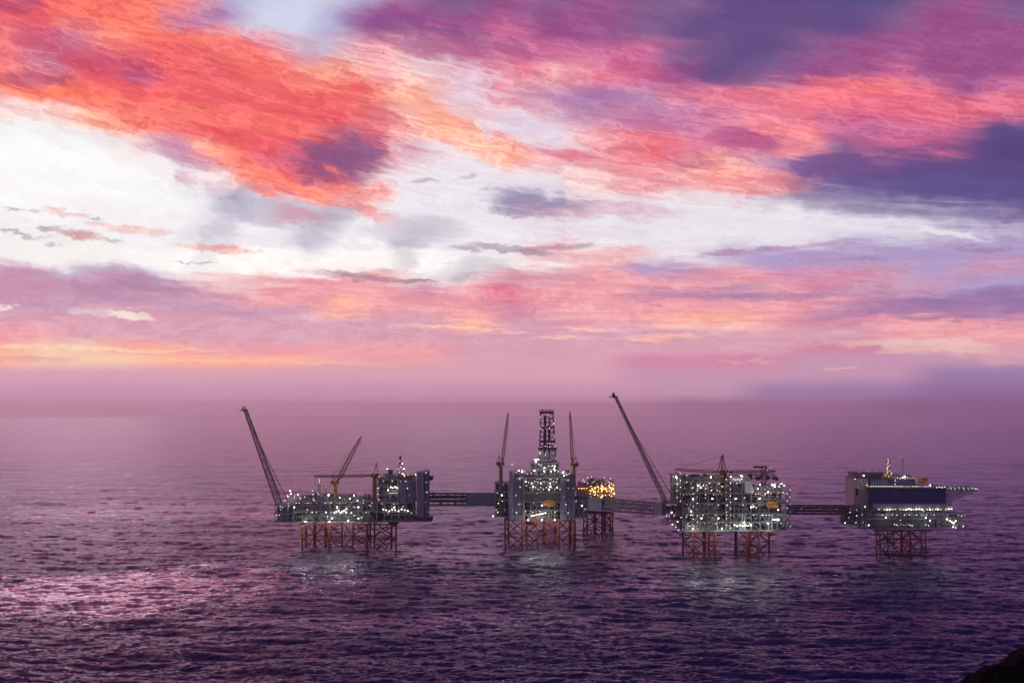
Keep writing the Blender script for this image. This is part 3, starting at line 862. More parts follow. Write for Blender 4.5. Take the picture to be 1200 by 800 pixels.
# drill floor
open_module(D, 622, 656, [543, 550, 557.5], 8, 34, dens=1.4, lamps=1.3, bay=6, hot=.35)
clutter(D.x(601), D.x(622), D.y(4), D.y(40), D.z(557), 8, 18, 8).build('equipment', 'steel', q, 'stuff')
clutter(D.x(656), D.x(668), D.y(4), D.y(40), D.z(557), 8, 10, 5).build('equipment', 'white', q, 'stuff')
for px, py, k in [(629, 538, 'hot'), (631, 538, 'hot'), (627, 538.4, 'hot'), (649, 549, 'hot'), (650, 551, 'hot'), (626, 551, 'hot'), (623, 554, 'mid'), (634, 545, 'mid'), (638, 552, 'hot'), (643, 546, 'mid'), (654, 552, 'mid'),
                  (600, 544, 'mid'), (602, 541, 'dim'), (608, 551, 'hot'), (612, 550, 'mid'), (605, 553, 'mid'), (615, 552, 'mid'), (618, 555, 'mid'), (661, 557, 'hot'), (664, 556, 'mid'), (659, 559, 'mid'), (667, 555, 'mid'), (578, 604.5, 'hot')]:
    v = D.p(px, py, 4); D.lamp(v.x, v.y, v.z, k, 1.1 if k == 'hot' else .9)
flood_and_fill(D, [(619, 609, -4), (635, 609, -4), (650, 609, -4)], 23000)
flood_and_fill(D, [(628, 541, 2), (650, 546, 2), (638, 548, -2)], 7000, (1, .96, .84))
flood_and_fill(D, [(588, 580, -7), (625, 570, -7), (645, 570, -7), (682, 592, -7), (635, 592, -8), (612, 552, 4), (660, 553, 4)], 2600, (1, .95, .84))  # mostly added fill lamps, hung clear of the deck fronts to lighten them

# derrick
b0 = D.off + D.p(642, 543, 20)
K = Plat('drilling_derrick', 'tall dark lattice derrick full of small lamps on the second platform', 'drilling derrick', 641, 1710, z=b0.z)
q = K.root
zt = K.z(484)
der = MB(); lac = MB()
def dc(t, i, j): return Vector((K.x(642 - 1.2 * t) + i * (10.0 - 2.6 * t), j * (8.0 - 2.0 * t), zt * t))
cs = ((-1, -1), (1, -1), (1, 1), (-1, 1))
for c in cs: der.tube(dc(0, *c), dc(1, *c), .85, 4)
mast = der.build('derrick_legs', 'dark', q)
nl = 11
for k in range(nl + 1):
    t0, t1 = k / nl, (k + 1) / nl
    for e in range(4):
        a, b = cs[e], cs[(e + 1) % 4]
        lac.tube(dc(t0, *a), dc(t0, *b), .45, 4)
        if k < nl:
            m_ = (dc(t0, *a) + dc(t0, *b)) / 2
            lac.tube(m_, dc(t1, *a), .4, 4); lac.tube(m_, dc(t1, *b), .4, 4)
MB().box(K.x(637), K.x(640.5), 1, 4, 0, zt * .62).box(K.x(643), K.x(645.5), 2, 5, 0, zt * .45).build('pipe_rack', 'dark', q)
lac.build('cross_bracing', 'dark', q)
for t, ex in ((.30, 2.0), (.44, .6), (.72, .6)):
    c0 = dc(t, -1, -1); c1 = dc(t, 1, 1)
    MB().box(c0.x - ex, c1.x + ex, c0.y - ex, c1.y + ex, c0.z - 1.2, c0.z + .9).build('monkey_board', 'dark', q)
c0, c1 = dc(1, -1, -1), dc(1, 1, 1)
MB().box(c0.x - 1, c1.x + 1, c0.y - 1, c1.y + 1, zt - .6, zt + 2.4).rail(c0.x - 1, c1.x + 1, c0.y - 1, c1.y + 1, zt + 2.4, 1.6, .2).tube((c0.x + 2, 0, zt + 2), (c0.x + 2, 0, zt + 6), .4).tube((c1.x - 3, 0, zt + 2), (c1.x - 3, 0, zt + 5), .3).build('crown_block', 'dark', q)
MB().box(-2 + c0.x + 6, c0.x + 7, -1.5, 1.5, 1, zt * .96).tube((c1.x - 4, 2, 0), (c1.x - 4, 2, zt * .9), 1.2).box(c0.x + 9, c0.x + 11, 0, 2, 0, zt * .8).build('travelling_block', 'dark', q)
wb = MB()
for t in (.02, .12): 
    c0_, c1_ = dc(t, -1, -1), dc(t, 1, 1); wb.box(c0_.x + .3, c1_.x - .3, c0_.y - .3, c0_.y, c0_.z, c0_.z + 4.6)
wb.build('wind_wall', 'steel', q)
for i in range(34):
    t = rnd(.03, .97) ** .9; sx = random.choice((-1, -.3, .3, 1, 1)); v = dc(t, sx, -1)
    K.lamp(v.x + rnd(-.5, .5), v.y - .6, v.z, random.choice(('dim', 'mid', 'dim', 'cool')), .9, name='lamp')

# ================================================================== riser platform, further off behind the bridge
E = Plat('riser_platform', 'small platform with orange lit pipework just behind the bridge right of the derrick', 'oil platform', 700, 1835)
jacket(E, [684, 696, 706, 718], 601, 34, [611, 620], rear_legs=[688, 698, 709, 715], thick=(2,), r=.9)
open_module(E, 676, 720, [571, 584, 597], 2, 40, dens=1.5, lamps=1.5, bay=8, kinds=('warm', 'warm'), hot=0, skin='pink', frame='pink')
open_module(E, 690, 708, [563, 571], 6, 34, dens=1.2, lamps=1.0, bay=8, hot=0, skin='pink', frame='steel')
clutter(E.x(676), E.x(721), E.y(4), E.y(36), E.z(571) + .4, 10, 26, 10).build('equipment', 'pink', E.root, 'stuff')
for px, py in [(rnd(690, 721), rnd(568, 583)) for _ in range(44)]:
    v = E.p(px, py, 0); E.lamp(v.x, v.y, v.z, 'warm', random.choice((.9, 1.2)))
for px, py in [(714 + i % 3 * 2.4, 565 + i * 1.6) for i in range(11)]:
    v = E.p(px, py, 0); E.lamp(v.x, v.y, v.z, 'warm' if px > 715 else 'mid', 1.2)
for px, py in [(rnd(677, 716), rnd(558, 569)) for _ in range(20)]:
    v = E.p(px, py, 2); E.lamp(v.x, v.y, v.z, random.choice(('dim', 'mid')), .9)
p = E.p(694, 563, 8); MB().tube(p + Vector((-3, 0, 1)), p + Vector((3, 0, 1)), 2, 10).build('tank', 'rust', E.root)
lattice('vent_tower', 'steel', E.root, E.p(716, 585, 3), E.p(716, 561, 3), 2.6, 2.2, 7, .3)
clad_block(E, 683, 714, 598, 601, 2, 34, 'dark', 12, 4)

# ================================================================== right-centre process platform
C = Plat('processing_platform', 'second platform from the right: crowded open decks dotted with white lamps, on four leg clusters', 'oil platform', 850, 1556)
jacket(C, [813, 838], 622, 60, [641], rear_legs=[800, 825, 830.5], thick=(1,))
jacket(C, [876, 889], 622, 60, [641], rear_legs=[862, 878, 901], thick=(0,))
for y in (3, 58): MB().tube((C.x(838), C.y(y), C.z(641)), (C.x(862), C.y(y), C.z(641)), .5).build('link_brace', 'orange', C.root)
fl = [565, 578, 590, 602, 612, 621.5]
open_module(C, 800, 850, fl, 0, 66, dens=1.5, lamps=1.25, bay=10, hot=.07)
open_module(C, 850.6, 880, fl, 0, 66, dens=1.5, lamps=1.1, bay=10, hot=.07)
open_module(C, 880.6, 921, [577, 590, 602, 612, 621.5], 0, 66, dens=1.4, lamps=1.2, bay=10, hot=.1)
open_module(C, 788.5, 799.6, [557, 566, 576, 588], 2, 30, dens=1.4, lamps=2.0, bay=6, hot=.2)
q = C.root
# the hanging corner under the bridge landing
cb = MB()
cor = [(778, 590), (778, 601), (783, 610), (790, 617), (799, 621)]
for y in (2, 22):
    for i in range(len(cor) - 1):
        a, b = C.p(*cor[i], y), C.p(*cor[i + 1], y); cb.tube(a, b, .5)
        cb.tube(C.p(799, cor[i][1], y), b, .35); cb.tube(C.p(799, cor[i][1], y), a, .35)
for px, py in cor: cb.tube(C.p(px, py, 2), C.p(px, py, 22), .4)
cb.build('corner_frame', 'dark', q)
for f0, x0 in ((589.5, 778), (601, 779), (610, 784)):
    MB().box(C.x(x0), C.x(799), C.y(3), C.y(40), C.z(f0) - .4, C.z(f0) + .3).build('deck', 'steel', q)
clutter(C.x(780), C.x(799), C.y(8), C.y(38), C.z(601) + .4, 8, 14, 8).build('equipment', 'dark', q, 'stuff')
clutter(C.x(786), C.x(799), C.y(8), C.y(38), C.z(611) + .4, 7, 9, 8).build('equipment', 'dark', q, 'stuff')
for px, py in [(785, 610), (788, 614), (792, 617), (796, 620), (800, 620), (781, 604), (794, 611), (798, 606), (790, 604), (795, 621)]:
    v = C.p(px, py, 0); C.lamp(v.x, v.y, v.z, random.choice(('mid', 'dim', 'mid', 'hot')), .9)
stair_lights(C, 814, 562, 621, -5, 16)
stair_lights(C, 853, 560, 621, -5, 16)
stair_lights(C, 925.5, 572, 619, 6, 11, 1.8)
stair_lights(C, 795, 553, 589, -4, 9, 2)
# roof of the process platform
clutter(C.x(802), C.x(850), C.y(2), C.y(30), C.z(565) + .5, 7, 30, 12).build('equipment', 'steel', q, 'stuff')
clutter(C.x(851), C.x(880), C.y(2), C.y(30), C.z(565) + .5, 6, 18, 8).build('equipment', 'white', q, 'stuff')
clutter(C.x(881), C.x(921), C.y(2), C.y(40), C.z(577) + .5, 10, 34, 14).build('equipment', 'pale', q, 'stuff')
clutter(C.x(802), C.x(920), C.y(30), C.y(64), C.z(565) + .5, 8, 40, 10).build('equipment', 'dark', q, 'stuff')
clad_block(C, 857, 872, 559.5, 564.6, 4, 20, 'white', 7, 6)
MB().prism([(C.x(873), C.z(577)), (C.x(884), C.z(577)), (C.x(880), C.z(563.5)), (C.x(873), C.z(563.5))], C.y(-1), C.y(12)).build('cooler_hood', 'white', q)
for px, py, k in [(833, 558, 'hot'), (792, 558, 'hot'), (856.5, 558.5, 'hot'), (870, 558, 'hot'), (796, 553, 'mid'), (805, 557, 'mid'), (821, 571, 'hot'), (824, 569, 'mid'), (827, 572, 'mid'), (818, 569, 'hot')] + \
        [(860 + i * 2.3, 561 + (i % 2), 'mid') for i in range(5)] + [(861 + i * 3.2, 615 + (i % 2), 'hot') for i in range(7)] + [(906 + i * 2.3, 608.5, 'hot') for i in range(4)] + \
        [(880, 594, 'hot'), (883, 593.6, 'hot'), (886, 594.6, 'mid'), (810, 599, 'hot'), (811, 603, 'mid')] + [(890 + rnd(0, 30), rnd(565, 583), random.choice(('mid', 'hot', 'dim'))) for _ in range(26)] + \
        [(rnd(802, 850), rnd(564, 577), random.choice(('mid', 'dim'))) for _ in range(14)] + [(895 + i * 4, 548 + (i % 2) * 3, 'dim') for i in range(3)]:
    v = C.p(px, py, -1); C.lamp(v.x, v.y, v.z, k, 1.1 if k == 'hot' else .9)
t_ = lattice('vent_tower', 'rust', q, C.p(895, 577, 20), C.p(895, 545, 20), 2.6, 2.0, 9, .34)
MB().box(C.x(887), C.x(903), C.y(17), C.y(23), C.z(549), C.z(547)).build('vent_platform', 'rust', t_)
for a_ in range(3): MB().box(C.x(840 + a_ * 32), C.x(841 + a_ * 32), C.y(-1), C.y(-.2), C.z(621), C.z(603)).build('pipe_support', 'pale', q)
flood_and_fill(C, [(812, 619, -3), (846, 619, -3), (872, 612, -3), (900, 613, -3)], 24000)
flood_and_fill(C, [(793, 560, -2), (833, 559, -2), (868, 557, -3), (905, 568, -2), (888, 572, -3)], 6500, (1, .96, .84))
flood_and_fill(C, [(812, 584, -8), (835, 584, -8), (862, 584, -8), (890, 584, -8), (912, 597, -8), (822, 607, -8), (842, 607, -8), (787, 600, -6)], 2400, (1, .95, .84))  # added fill lamps in the air before the decks, lifting the front faces

# ================================================================== living quarters platform
L = Plat('accommodation_platform', 'rightmost platform: dark blue living quarters with rows of lamps and a helideck', 'oil platform', 1060, 1600)
jacket(L, [1027, 1047, 1067, 1085], 621, 44, [636], rear_legs=[1031, 1040, 1056, 1079], thick=(2,), r=.7)
q = L.root
w = clad_block(L, 1021, 1109, 571.5, 590, 0, 52, 'blue', 11, 9.5)
clad_block(L, 1023.5, 1114.5, 590.3, 595.8, -3, 50, 'pale', 11, 6)
clad_block(L, 1003.5, 1020.6, 561, 592.5, 10, 52, 'pink', 6, 8)
MB().box(L.x(1005.5), L.x(1008.5), L.y(9.6), L.y(9.9), L.z(581), L.z(573)).build('opening', 'glass', q)
clad_block(L, 1008.5, 1015, 592.8, 620, -1, 10, 'clad', 6, 8)
clad_block(L, 1022, 1075, 561.5, 570.6, 8, 44, 'blue', 9, 9)
clad_block(L, 1023, 1043, 562, 570.4, 6, 8, 'clad', 9, 9, side=False)
clad_block(L, 1005, 1041, 554, 560.2, 16, 44, 'mauve', 9, 7)
open_module(L, 1015.5, 1107, [597, 607.5], -2, 48, dens=1.0, lamps=.1, bay=12, skin='steel', back=.12)
open_module(L, 1013, 1098, [608, 619.5], 0, 46, dens=1.0, lamps=.15, bay=13, skin='clad', back=.12)
open_module(L, 1099, 1126, [602, 610.5, 618], 0, 34, dens=1.3, lamps=1.2, bay=8, hot=.3)
clad_block(L, 1016, 1046, 608.6, 618, -.8, 8, 'dark', 9, 8, side=False)
MB().prism([(L.x(1115), L.z(619)), (L.x(1129), L.z(619.5)), (L.x(1134), L.z(615.5)), (L.x(1120), L.z(613.5))], L.y(-4), L.y(2)).build('davit_frame', 'pale', q)
open_module(L, 991, 1008, [596, 605, 614], 8, 34, dens=1.3, lamps=.6, bay=6, skin='rust')
dk = MB().box(L.x(1016), L.x(1110), L.y(-4), L.y(52), L.z(571.4), L.z(570.4)).build('roof_deck', 'steel', q)
MB().rail(L.x(1016), L.x(1110), L.y(-4), L.y(52), L.z(570.4)).build('railing', 'steel', dk)
for k in range(25):
    v = L.p(1017.5 + k * 3.05, 569.6, -4); L.lamp(v.x, v.y, v.z, random.choice(('mid', 'dim', 'mid')), .9)
for k in range(28):
    if random.random() < .92:
        v = L.p(1030 + k * 3.15, 596.6 + rnd(-.4, .4), -4.2); L.lamp(v.x, v.y, v.z, random.choice(('hot', 'mid', 'mid')), 1.0)
for k in range(24):
    if random.random() < .8:
        v = L.p(1028 + k * 2.9, 602.8 + rnd(-.3, .3), -3); L.lamp(v.x, v.y, v.z, random.choice(('mid', 'dim')), .8)
for px, py, k in [(1113 + i * 2.3, 610 + (i % 3) * 1.4, 'hot') for i in range(4)] + [(1090, 610, 'hot'), (1085, 614.5, 'mid'), (1088, 615.5, 'mid'), (1123, 603, 'dim'), (1127, 604, 'mid'), (1131, 604, 'dim'), (1129, 616.5, 'mid'), (1117, 617, 'hot'), (1120, 618, 'mid'), (1018, 615, 'hot'),
        (990.5, 612.5, 'hot'), (996, 600, 'mid'), (1003.5, 597, 'dim'), (1004, 604, 'mid'), (1003, 612, 'mid'), (1013.5, 593, 'mid'), (1002, 561, 'mid'), (1007, 553, 'dim'), (1016, 568, 'mid'), (1006, 571, 'dim'),
        (1049, 563, 'mid'), (1049, 567, 'mid'), (1016, 552, 'dim'), (1026, 552, 'dim'), (1090, 568, 'hot')] + [(1049 + i * 2.9, 560.5 - (i % 2), random.choice(('mid', 'hot', 'dim'))) for i in range(9)] + \
        [(1048 + i * 2.6, 614 + (i % 3) * .8, random.choice(('mid', 'dim'))) for i in range(9)] + [(1098 + i * 3, 571 - (i % 2) * .8, 'mid') for i in range(4)]:
    v = L.p(px, py, -4.4); L.lamp(v.x, v.y, v.z, k, .95)
clutter(L.x(1046), L.x(1074), L.y(10), L.y(40), L.z(561) + .3, 5, 16, 6).build('equipment', 'white', q, 'stuff')
m1 = lattice('radar_tower', 'brown', q, L.p(1041, 561, 8), L.p(1041, 538, 8), 2.2, 1.6, 9, .34)
for k in range(16):
    v = L.p(1041 + rnd(-1.8, 1.8) + (0 if k < 10 else rnd(-4, 4)), 538 + (k / 16) ** .8 * 21, 5.5); L.lamp(v.x, v.y, v.z, 'mid', .8, m1, 'lamp')
clutter(L.x(1036), L.x(1047), L.y(6), L.y(14), L.z(561), 7, 8, 3).build('equipment', 'yellow', q, 'stuff')
flood_and_fill(L, [(1038, 606, -8), (1085, 606, -8)], 6000)
flood_and_fill(L, [(1060, 558, 0), (1110, 608, -7), (1012, 557, 0)], 3500, (1, .95, .84))
face_detail(L, 1008.5, 1015, 592.8, 620, -1, 3)

mroot = Plat('radio_mast', 'thin pale lattice mast with a lit star head on the rightmost platform', 'mast', 1059, 1612, z=L.p(1059, 561, 12).z + L.off.z)
lattice('mast', 'pale', mroot.root, (0, 0, 0), (0, 0, mroot.z(538)), 1.2, .7, 9, .2)
hd = MB(); hz = mroot.z(537)
for k in range(6):
    a = k * math.pi / 6; d = Vector((math.cos(a), 0, math.sin(a))) * 3.4; hd.tube(Vector((0, 0, hz)) - d, Vector((0, 0, hz)) + d, .28, 4)
hd.build('antenna', 'pale', mroot.root)
for dx, dz in ((0, 0), (-2.6, 1.5), (2.4, 1.2), (-1.6, -1.8), (1.8, -2), (0, 3)): mroot.lamp(dx, -.8, hz + dz, 'dim', .7, name='lamp')
for k in range(6): mroot.lamp(rnd(-.8, .8), -1, hz * (k + .5) / 7, 'dim', .6, name='lamp')

# helideck
hp = L.off + L.p(1108, 573, 10)
H = thing('helideck', 'green edged helicopter deck jutting out at the right of the rightmost platform', 'helideck', hp)
RX = 17.0; cx = at(1126, 573, 1612).x - hp.x
pts = [(cx + RX * math.cos(2 * math.pi * k / 8 + math.pi / 8), RX * math.sin(2 * math.pi * k / 8 + math.pi / 8)) for k in range(8)]
def slab(pts, z0, z1):
    mb = MB(); n = len(pts)
    mb.v = [(x, y, z0) for x, y in pts] + [(x, y, z1) for x, y in pts]
    mb.f = [tuple(range(n))[::-1], tuple(range(n, 2 * n))] + [(k, (k + 1) % n, n + (k + 1) % n, n + k) for k in range(n)]
    return mb
slab(pts, -.6, .6).build('landing_deck', 'green', H)
slab([(cx + (x - cx) * 1.09, y * 1.09) for x, y in pts], -1.5, -.75).build('safety_net', 'pale', H)
st = MB()
for k in range(5):
    yy = -14 + k * 7
    st.tube((cx - 14, yy, -.9), (cx + 14, yy * .8, -.9), .5); st.tube((cx - 16, yy, -14), (cx + 10, yy, -1), .35); st.tube((cx - 16, yy, -8), (cx - 4, yy, -1), .3)
    st.tube((cx - 16, yy, -14), (cx - 16, yy, -1), .5)
st.build('support_frame', 'steel', H)
for k in range(22):
    a = 2 * math.pi * k / 22
    o = bpy.data.objects.new('perimeter_light', lamp_mesh('green' if k % 3 else 'dim', .85)); COL.objects.link(o); o.parent = H
    o.location = (cx + RX * 1.02 * math.cos(a), RX * 1.02 * math.sin(a), .8)
H_txt = MB()
for x0, x1, y0, y1 in ((-3, -1.8, -4, 4), (1.8, 3, -4, 4), (-1.8, 1.8, -.6, .6)): H_txt.box(cx + x0, cx + x1, y0, y1, .605, .62)
H_txt.build('landing_mark', 'white', H)

# ================================================================== bridges
def bridge(label, a, b, hpx, clad=(), n=10, w=5.0, mat='dark', rd=.35):
    """walkway bridge from point a to b (pixel, pixel, depth); clad = fractions covered by panels"""
    pa, pb = at(*a), at(*b)
    root = thing('bridge', label, 'bridge', pa, 'walkway bridges joining the platforms')
    d = pb - pa; side = Vector((-d.y, d.x, 0)).normalized() * w / 2
    ha, hb = hpx[0] * a[2] / FPX, hpx[1] * b[2] / FPX
    def c(t, s, u): return d * t + side * s - Vector((0, 0, (ha + (hb - ha) * t) * (1 - u)))
    for s in (-1, 1):
        for u, nm in ((0, 'lower_chord'), (1, 'upper_chord')): MB().tube(c(0, s, u), c(1, s, u), .55).build(nm, mat, root)
        for k in range(n):
            t0, t1 = k / n, (k + 1) / n
            MB().tube(c(t0, s, 0), c(t0, s, 1), rd).build('post', mat, root)
            MB().tube(c(t0, s, k % 2), c(t1, s, 1 - k % 2), rd).build('brace', mat, root)
    fl = MB()
    def quad(t0, t1, s0, s1, u0, u1):
        i = len(fl.v)
        for t in (t0, t1):
            for s in (s0, s1):
                for u in (u0, u1): fl.v.append(tuple(c(t, s, u)))
        fl.f.extend([tuple(i + z for z in f) for f in ((0, 1, 3, 2), (4, 6, 7, 5), (0, 4, 5, 1), (2, 3, 7, 6), (0, 2, 6, 4), (1, 5, 7, 3))])
    quad(0, 1, -.9, .9, .06, .12); quad(0, 1, -.95, .95, .88, .93); quad(0, 1, -.5, .0, .25, .48); quad(0, 1, .1, .7, .55, .8)
    fl.build('walkway', mat, root)
    for (f0, f1, m_) in clad:
        k = max(1, round((f1 - f0) * d.length / 9))
        for i in range(k):
            fl = MB(); t0 = f0 + (f1 - f0) * i / k; t1 = f0 + (f1 - f0) * (i + 1) / k
            quad(t0 + .001, t1 - .001, -1.15, 1.15, -.02, 1.03); fl.build('cladding_panel', m_, root)
    for t in (.2, .45, .7, .9):
        o = bpy.data.objects.new('walkway_lamp', lamp_mesh('dim', .8)); COL.objects.link(o); o.parent = root; o.location = c(t, -1.05, .62)
    return root
bridge('leftmost bridge: half dark truss, half blue grey panels, between the left and drilling platforms', (500, 577.5, 1690), (583, 577.5, 1705), (14.5, 14), [(.55, .96, 'clad')])
bridge('middle bridge sloping in the picture, with pale W braces, right of the drilling platform', (674, 581, 1722), (778, 589.5, 1575), (15, 13.5), [(.0, .34, 'clad'), (.92, 1.0, 'pale')], n=16, mat='steel')
bridge('rightmost bridge: plain dark walkway leading to the living quarters platform', (922, 591.5, 1590), (1003, 592, 1608), (10.5, 10), [(.02, .10, 'clad'), (.90, .97, 'clad')], n=16)

# ================================================================== flare booms, cranes, boats
flare_boom('left dark lattice flare boom leaning out over the sea from the leftmost platform', 1667, 6, (327, 590), (286, 476), (339, 590), 3.4, 1.7)
flare_boom('right dark lattice flare boom leaning left from the platform with the crowded decks', 1556, 8, (780, 588), (719, 460), (793, 590), 2.3, 1.3)
crane('yellow crane with its boom raised to the right on the leftmost platform', 1667, 10, 393, 588, 568, (423, 512), 'yellow', ped_r=2.3, frame_h=8, boom_w=2.4)
crane('brown crane of the leftmost platform with its boom laid level to the left', 1667, 12, 438.5, 590, 560, (369, 558), 'brown', frame_h=13, boom_w=1.5)
crane('left of the two upright cranes flanking the derrick', 1690, 8, 587, 572, 546, (595.5, 484), 'brown', frame_h=8, boom_w=1.7)
crane('right of the two upright cranes flanking the derrick', 1690, 8, 672.5, 575, 547, (668, 483), 'brown', frame_h=8, boom_w=1.7)
crane('crane with its long boom level to the left on the crowded platform', 1556, 6, 843, 578, 556, (791, 550), 'brown', frame_h=16, ped_r=2.2, cab_w=4, cabmat='rust')
crane('crane with its long boom level to the right on the crowded platform', 1556, 14, 850, 578, 556, (909, 552), 'rust', frame_h=17, ped_r=2.0, cab_w=4)
lifeboat('orange lifeboat in the middle of the drilling platform front', 1690, -5, 636.5, 651, 586, 592.5)
lifeboat('orange lifeboat high at the right of the crowded platform', 1556, -5, 898, 912.5, 587.5, 595)
lifeboat('orange lifeboat on the roof of the living quarters', 1600, -3, 1073.5, 1087.5, 558.5, 565.5)

# a lamp over each lifeboat: the photograph shows them floodlit
for Y0, px, py in ((1690, 644, 583.5), (1556, 905, 585), (1600, 1080, 556)):
    v = at(px, py, Y0 - 14); ld = bpy.data.lights.new('boat_lamp', 'POINT'); ld.energy = 500; ld.color = (1, .85, .6); ld.shadow_soft_size = .5
    o = bpy.data.objects.new('boat_lamp', ld); COL.objects.link(o)
    par = D.root if Y0 == 1690 else C.root if Y0 == 1556 else L.root
    o.parent = par; o.location = v - par.location

# ================================================================== the sea
def ocean(Nn, Lm, wind, wdir, lmin, lmax, rms, seed):
    """one periodic patch of wind sea from a directional spectrum: height and horizontal shift"""
    rs = np.random.RandomState(seed)
    k1 = 2 * np.pi * np.fft.fftfreq(Nn, Lm / Nn)
    kx, ky = np.meshgrid(k1, k1, indexing='ij'); k = np.hypot(kx, ky); k[0, 0] = 1e-9
    Lw = wind ** 2 / 9.81
    ph = np.exp(-1 / (k * Lw) ** 2) / k ** 4
    cosf = (kx * math.cos(wdir) + ky * math.sin(wdir)) / k
    ph = ph * (np.abs(cosf) ** 3 + 0.05) * np.where(cosf < 0, 0.25, 1)
    ph *= (k > 2 * np.pi / lmax) * (k < 2 * np.pi / lmin); ph[0, 0] = 0
    h = np.sqrt(ph) * (rs.randn(Nn, Nn) + 1j * rs.randn(Nn, Nn))
    z = np.fft.ifft2(h).real; s = rms / z.std()
    dx = np.fft.ifft2(1j * kx / k * h).real * s; dy = np.fft.ifft2(1j * ky / k * h).real * s
    return z * s, -dx, -dy

def sample(t, L, x, y):
    n = t.shape[0]; u = (x / L % 1) * n; v = (y / L % 1) * n
    i = np.floor(u).astype(int) % n; j = np.floor(v).astype(int) % n; fu = u - np.floor(u); fv = v - np.floor(v)
    i1 = (i + 1) % n; j1 = (j + 1) % n
    return t[i, j] * (1 - fu) * (1 - fv) + t[i1, j] * fu * (1 - fv) + t[i, j1] * (1 - fu) * fv + t[i1, j1] * fu * fv

WD = R(-98)                                     # waves run towards the viewer
wsets = [(ocean(512, 1370, 17, WD, 34, 300, 0.70, 3), 1370, 0.13), (ocean(512, 409, 12, WD + .25, 8, 34, 0.46, 5), 409, -0.31), (ocean(512, 151, 8, WD - .3, 2.5, 8, 0.21, 8), 151, 0.52)]
ang = np.concatenate([np.linspace(-180, -27, 46)[:-1], np.linspace(-27, -22, 40)[:-1], np.linspace(-22, 22, 1080), np.linspace(22, 27, 40)[1:], np.linspace(27, 180, 46)[1:]])
rows_y = np.concatenate([[2200, 1500, 1200, 1050, 960, 900, 870], np.arange(850, 520, -.55), np.arange(520, 484, -.45), np.array([483.5, 483, 482.5, 482, 481.5, 481, 480.5, 480, 479.6, 479.2, 478.9])])
rad = 1667 * CAM_H / (rows_y - 475.0)
rad = np.concatenate([[1.0, 60, 110], rad[rad < 56000], [56000.0]]); rad.sort()
AA, RR = np.meshgrid(np.radians(ang), rad, indexing='ij')
X = np.sin(AA) * RR; Y = np.cos(AA) * RR; Z = np.zeros_like(X); DXx = np.zeros_like(X); DYy = np.zeros_like(X)
for (tz, tx, ty), Lm, rot in wsets:
    c, s = math.cos(rot), math.sin(rot)
    u, v = X * c + Y * s, -X * s + Y * c
    fade = np.clip(1.2 - RR / (26000.0 if Lm > 1000 else 9000 if Lm > 300 else 4200), 0, 1) * np.clip(RR / 500, 0, 1)
    Z += sample(tz, Lm, u, v) * fade
    a, b = sample(tx, Lm, u, v) * fade, sample(ty, Lm, u, v) * fade
    DXx += a * c - b * s; DYy += a * s + b * c
Z -= RR ** 2 / (2 * 6371000.0)                  # the curve of the earth sets the horizon
# crests that steepen and fold break into foam
CH = 1.15
Xd, Yd = X + DXx * CH, Y + DYy * CH
crest = Z + 0.0
ne = np.abs(np.gradient(Yd, axis=1) / np.maximum(np.gradient(Y, axis=1), 1e-6))
na, nr = X.shape
co = np.stack([Xd, Yd, Z], -1).reshape(-1, 3).astype(np.float32)
idx = np.arange(na * nr).reshape(na, nr)
nx_ = np.roll(idx, -1, axis=0)[:-1]
fc = np.stack([idx[:-1, :-1], idx[1:, :-1], idx[1:, 1:], idx[:-1, 1:]], -1).reshape(-1, 4)[:, ::-1]
me = bpy.data.meshes.new('sea')
me.vertices.add(len(co)); me.vertices.foreach_set('co', co.ravel())
me.loops.add(fc.size); me.loops.foreach_set('vertex_index', np.ascontiguousarray(fc).ravel().astype(np.int32))
me.polygons.add(len(fc)); me.polygons.foreach_set('loop_start', np.arange(0, fc.size, 4, dtype=np.int32))
me.update(calc_edges=True)
me.polygons.foreach_set('use_smooth', np.ones(len(fc), dtype=bool))
at_ = me.attributes.new('crest', 'FLOAT', 'POINT')
at_.data.foreach_set('value', ((Z + RR ** 2 / (2 * 6371000.0)) / 2.2).ravel().astype(np.float32))
FR0 = 0.052
sm = bpy.data.materials.new('sea_water'); sm.use_nodes = True
N.nt = sm.node_tree; b = sm.node_tree.nodes['Principled BSDF']
g = sm.node_tree.nodes.new('ShaderNodeNewGeometry')
cd = sm.node_tree.nodes.new('ShaderNodeCameraData')
pos = N(g.outputs['Position'])
sp = sm.node_tree.nodes.new('ShaderNodeSeparateXYZ'); N.put(sp.inputs[0], pos)
fx, fy = N(sp.outputs[0]), N(sp.outputs[1])
pn = vec(fx, fy * 1.6, 0.0)
f1 = noise(pn, 0.28, 6, 0.65, 0.6)
f2 = noise(pn, 0.05, 5, 0.6, 0.3)
f3 = noise(vec(fx * .7, fy, 2.0), 0.010, 4, 0.6)
gust = noise(vec(fx * .5, fy, 3.0), 0.004, 4, 0.6, 0.5)                 # cat's paws: rougher and smoother patches
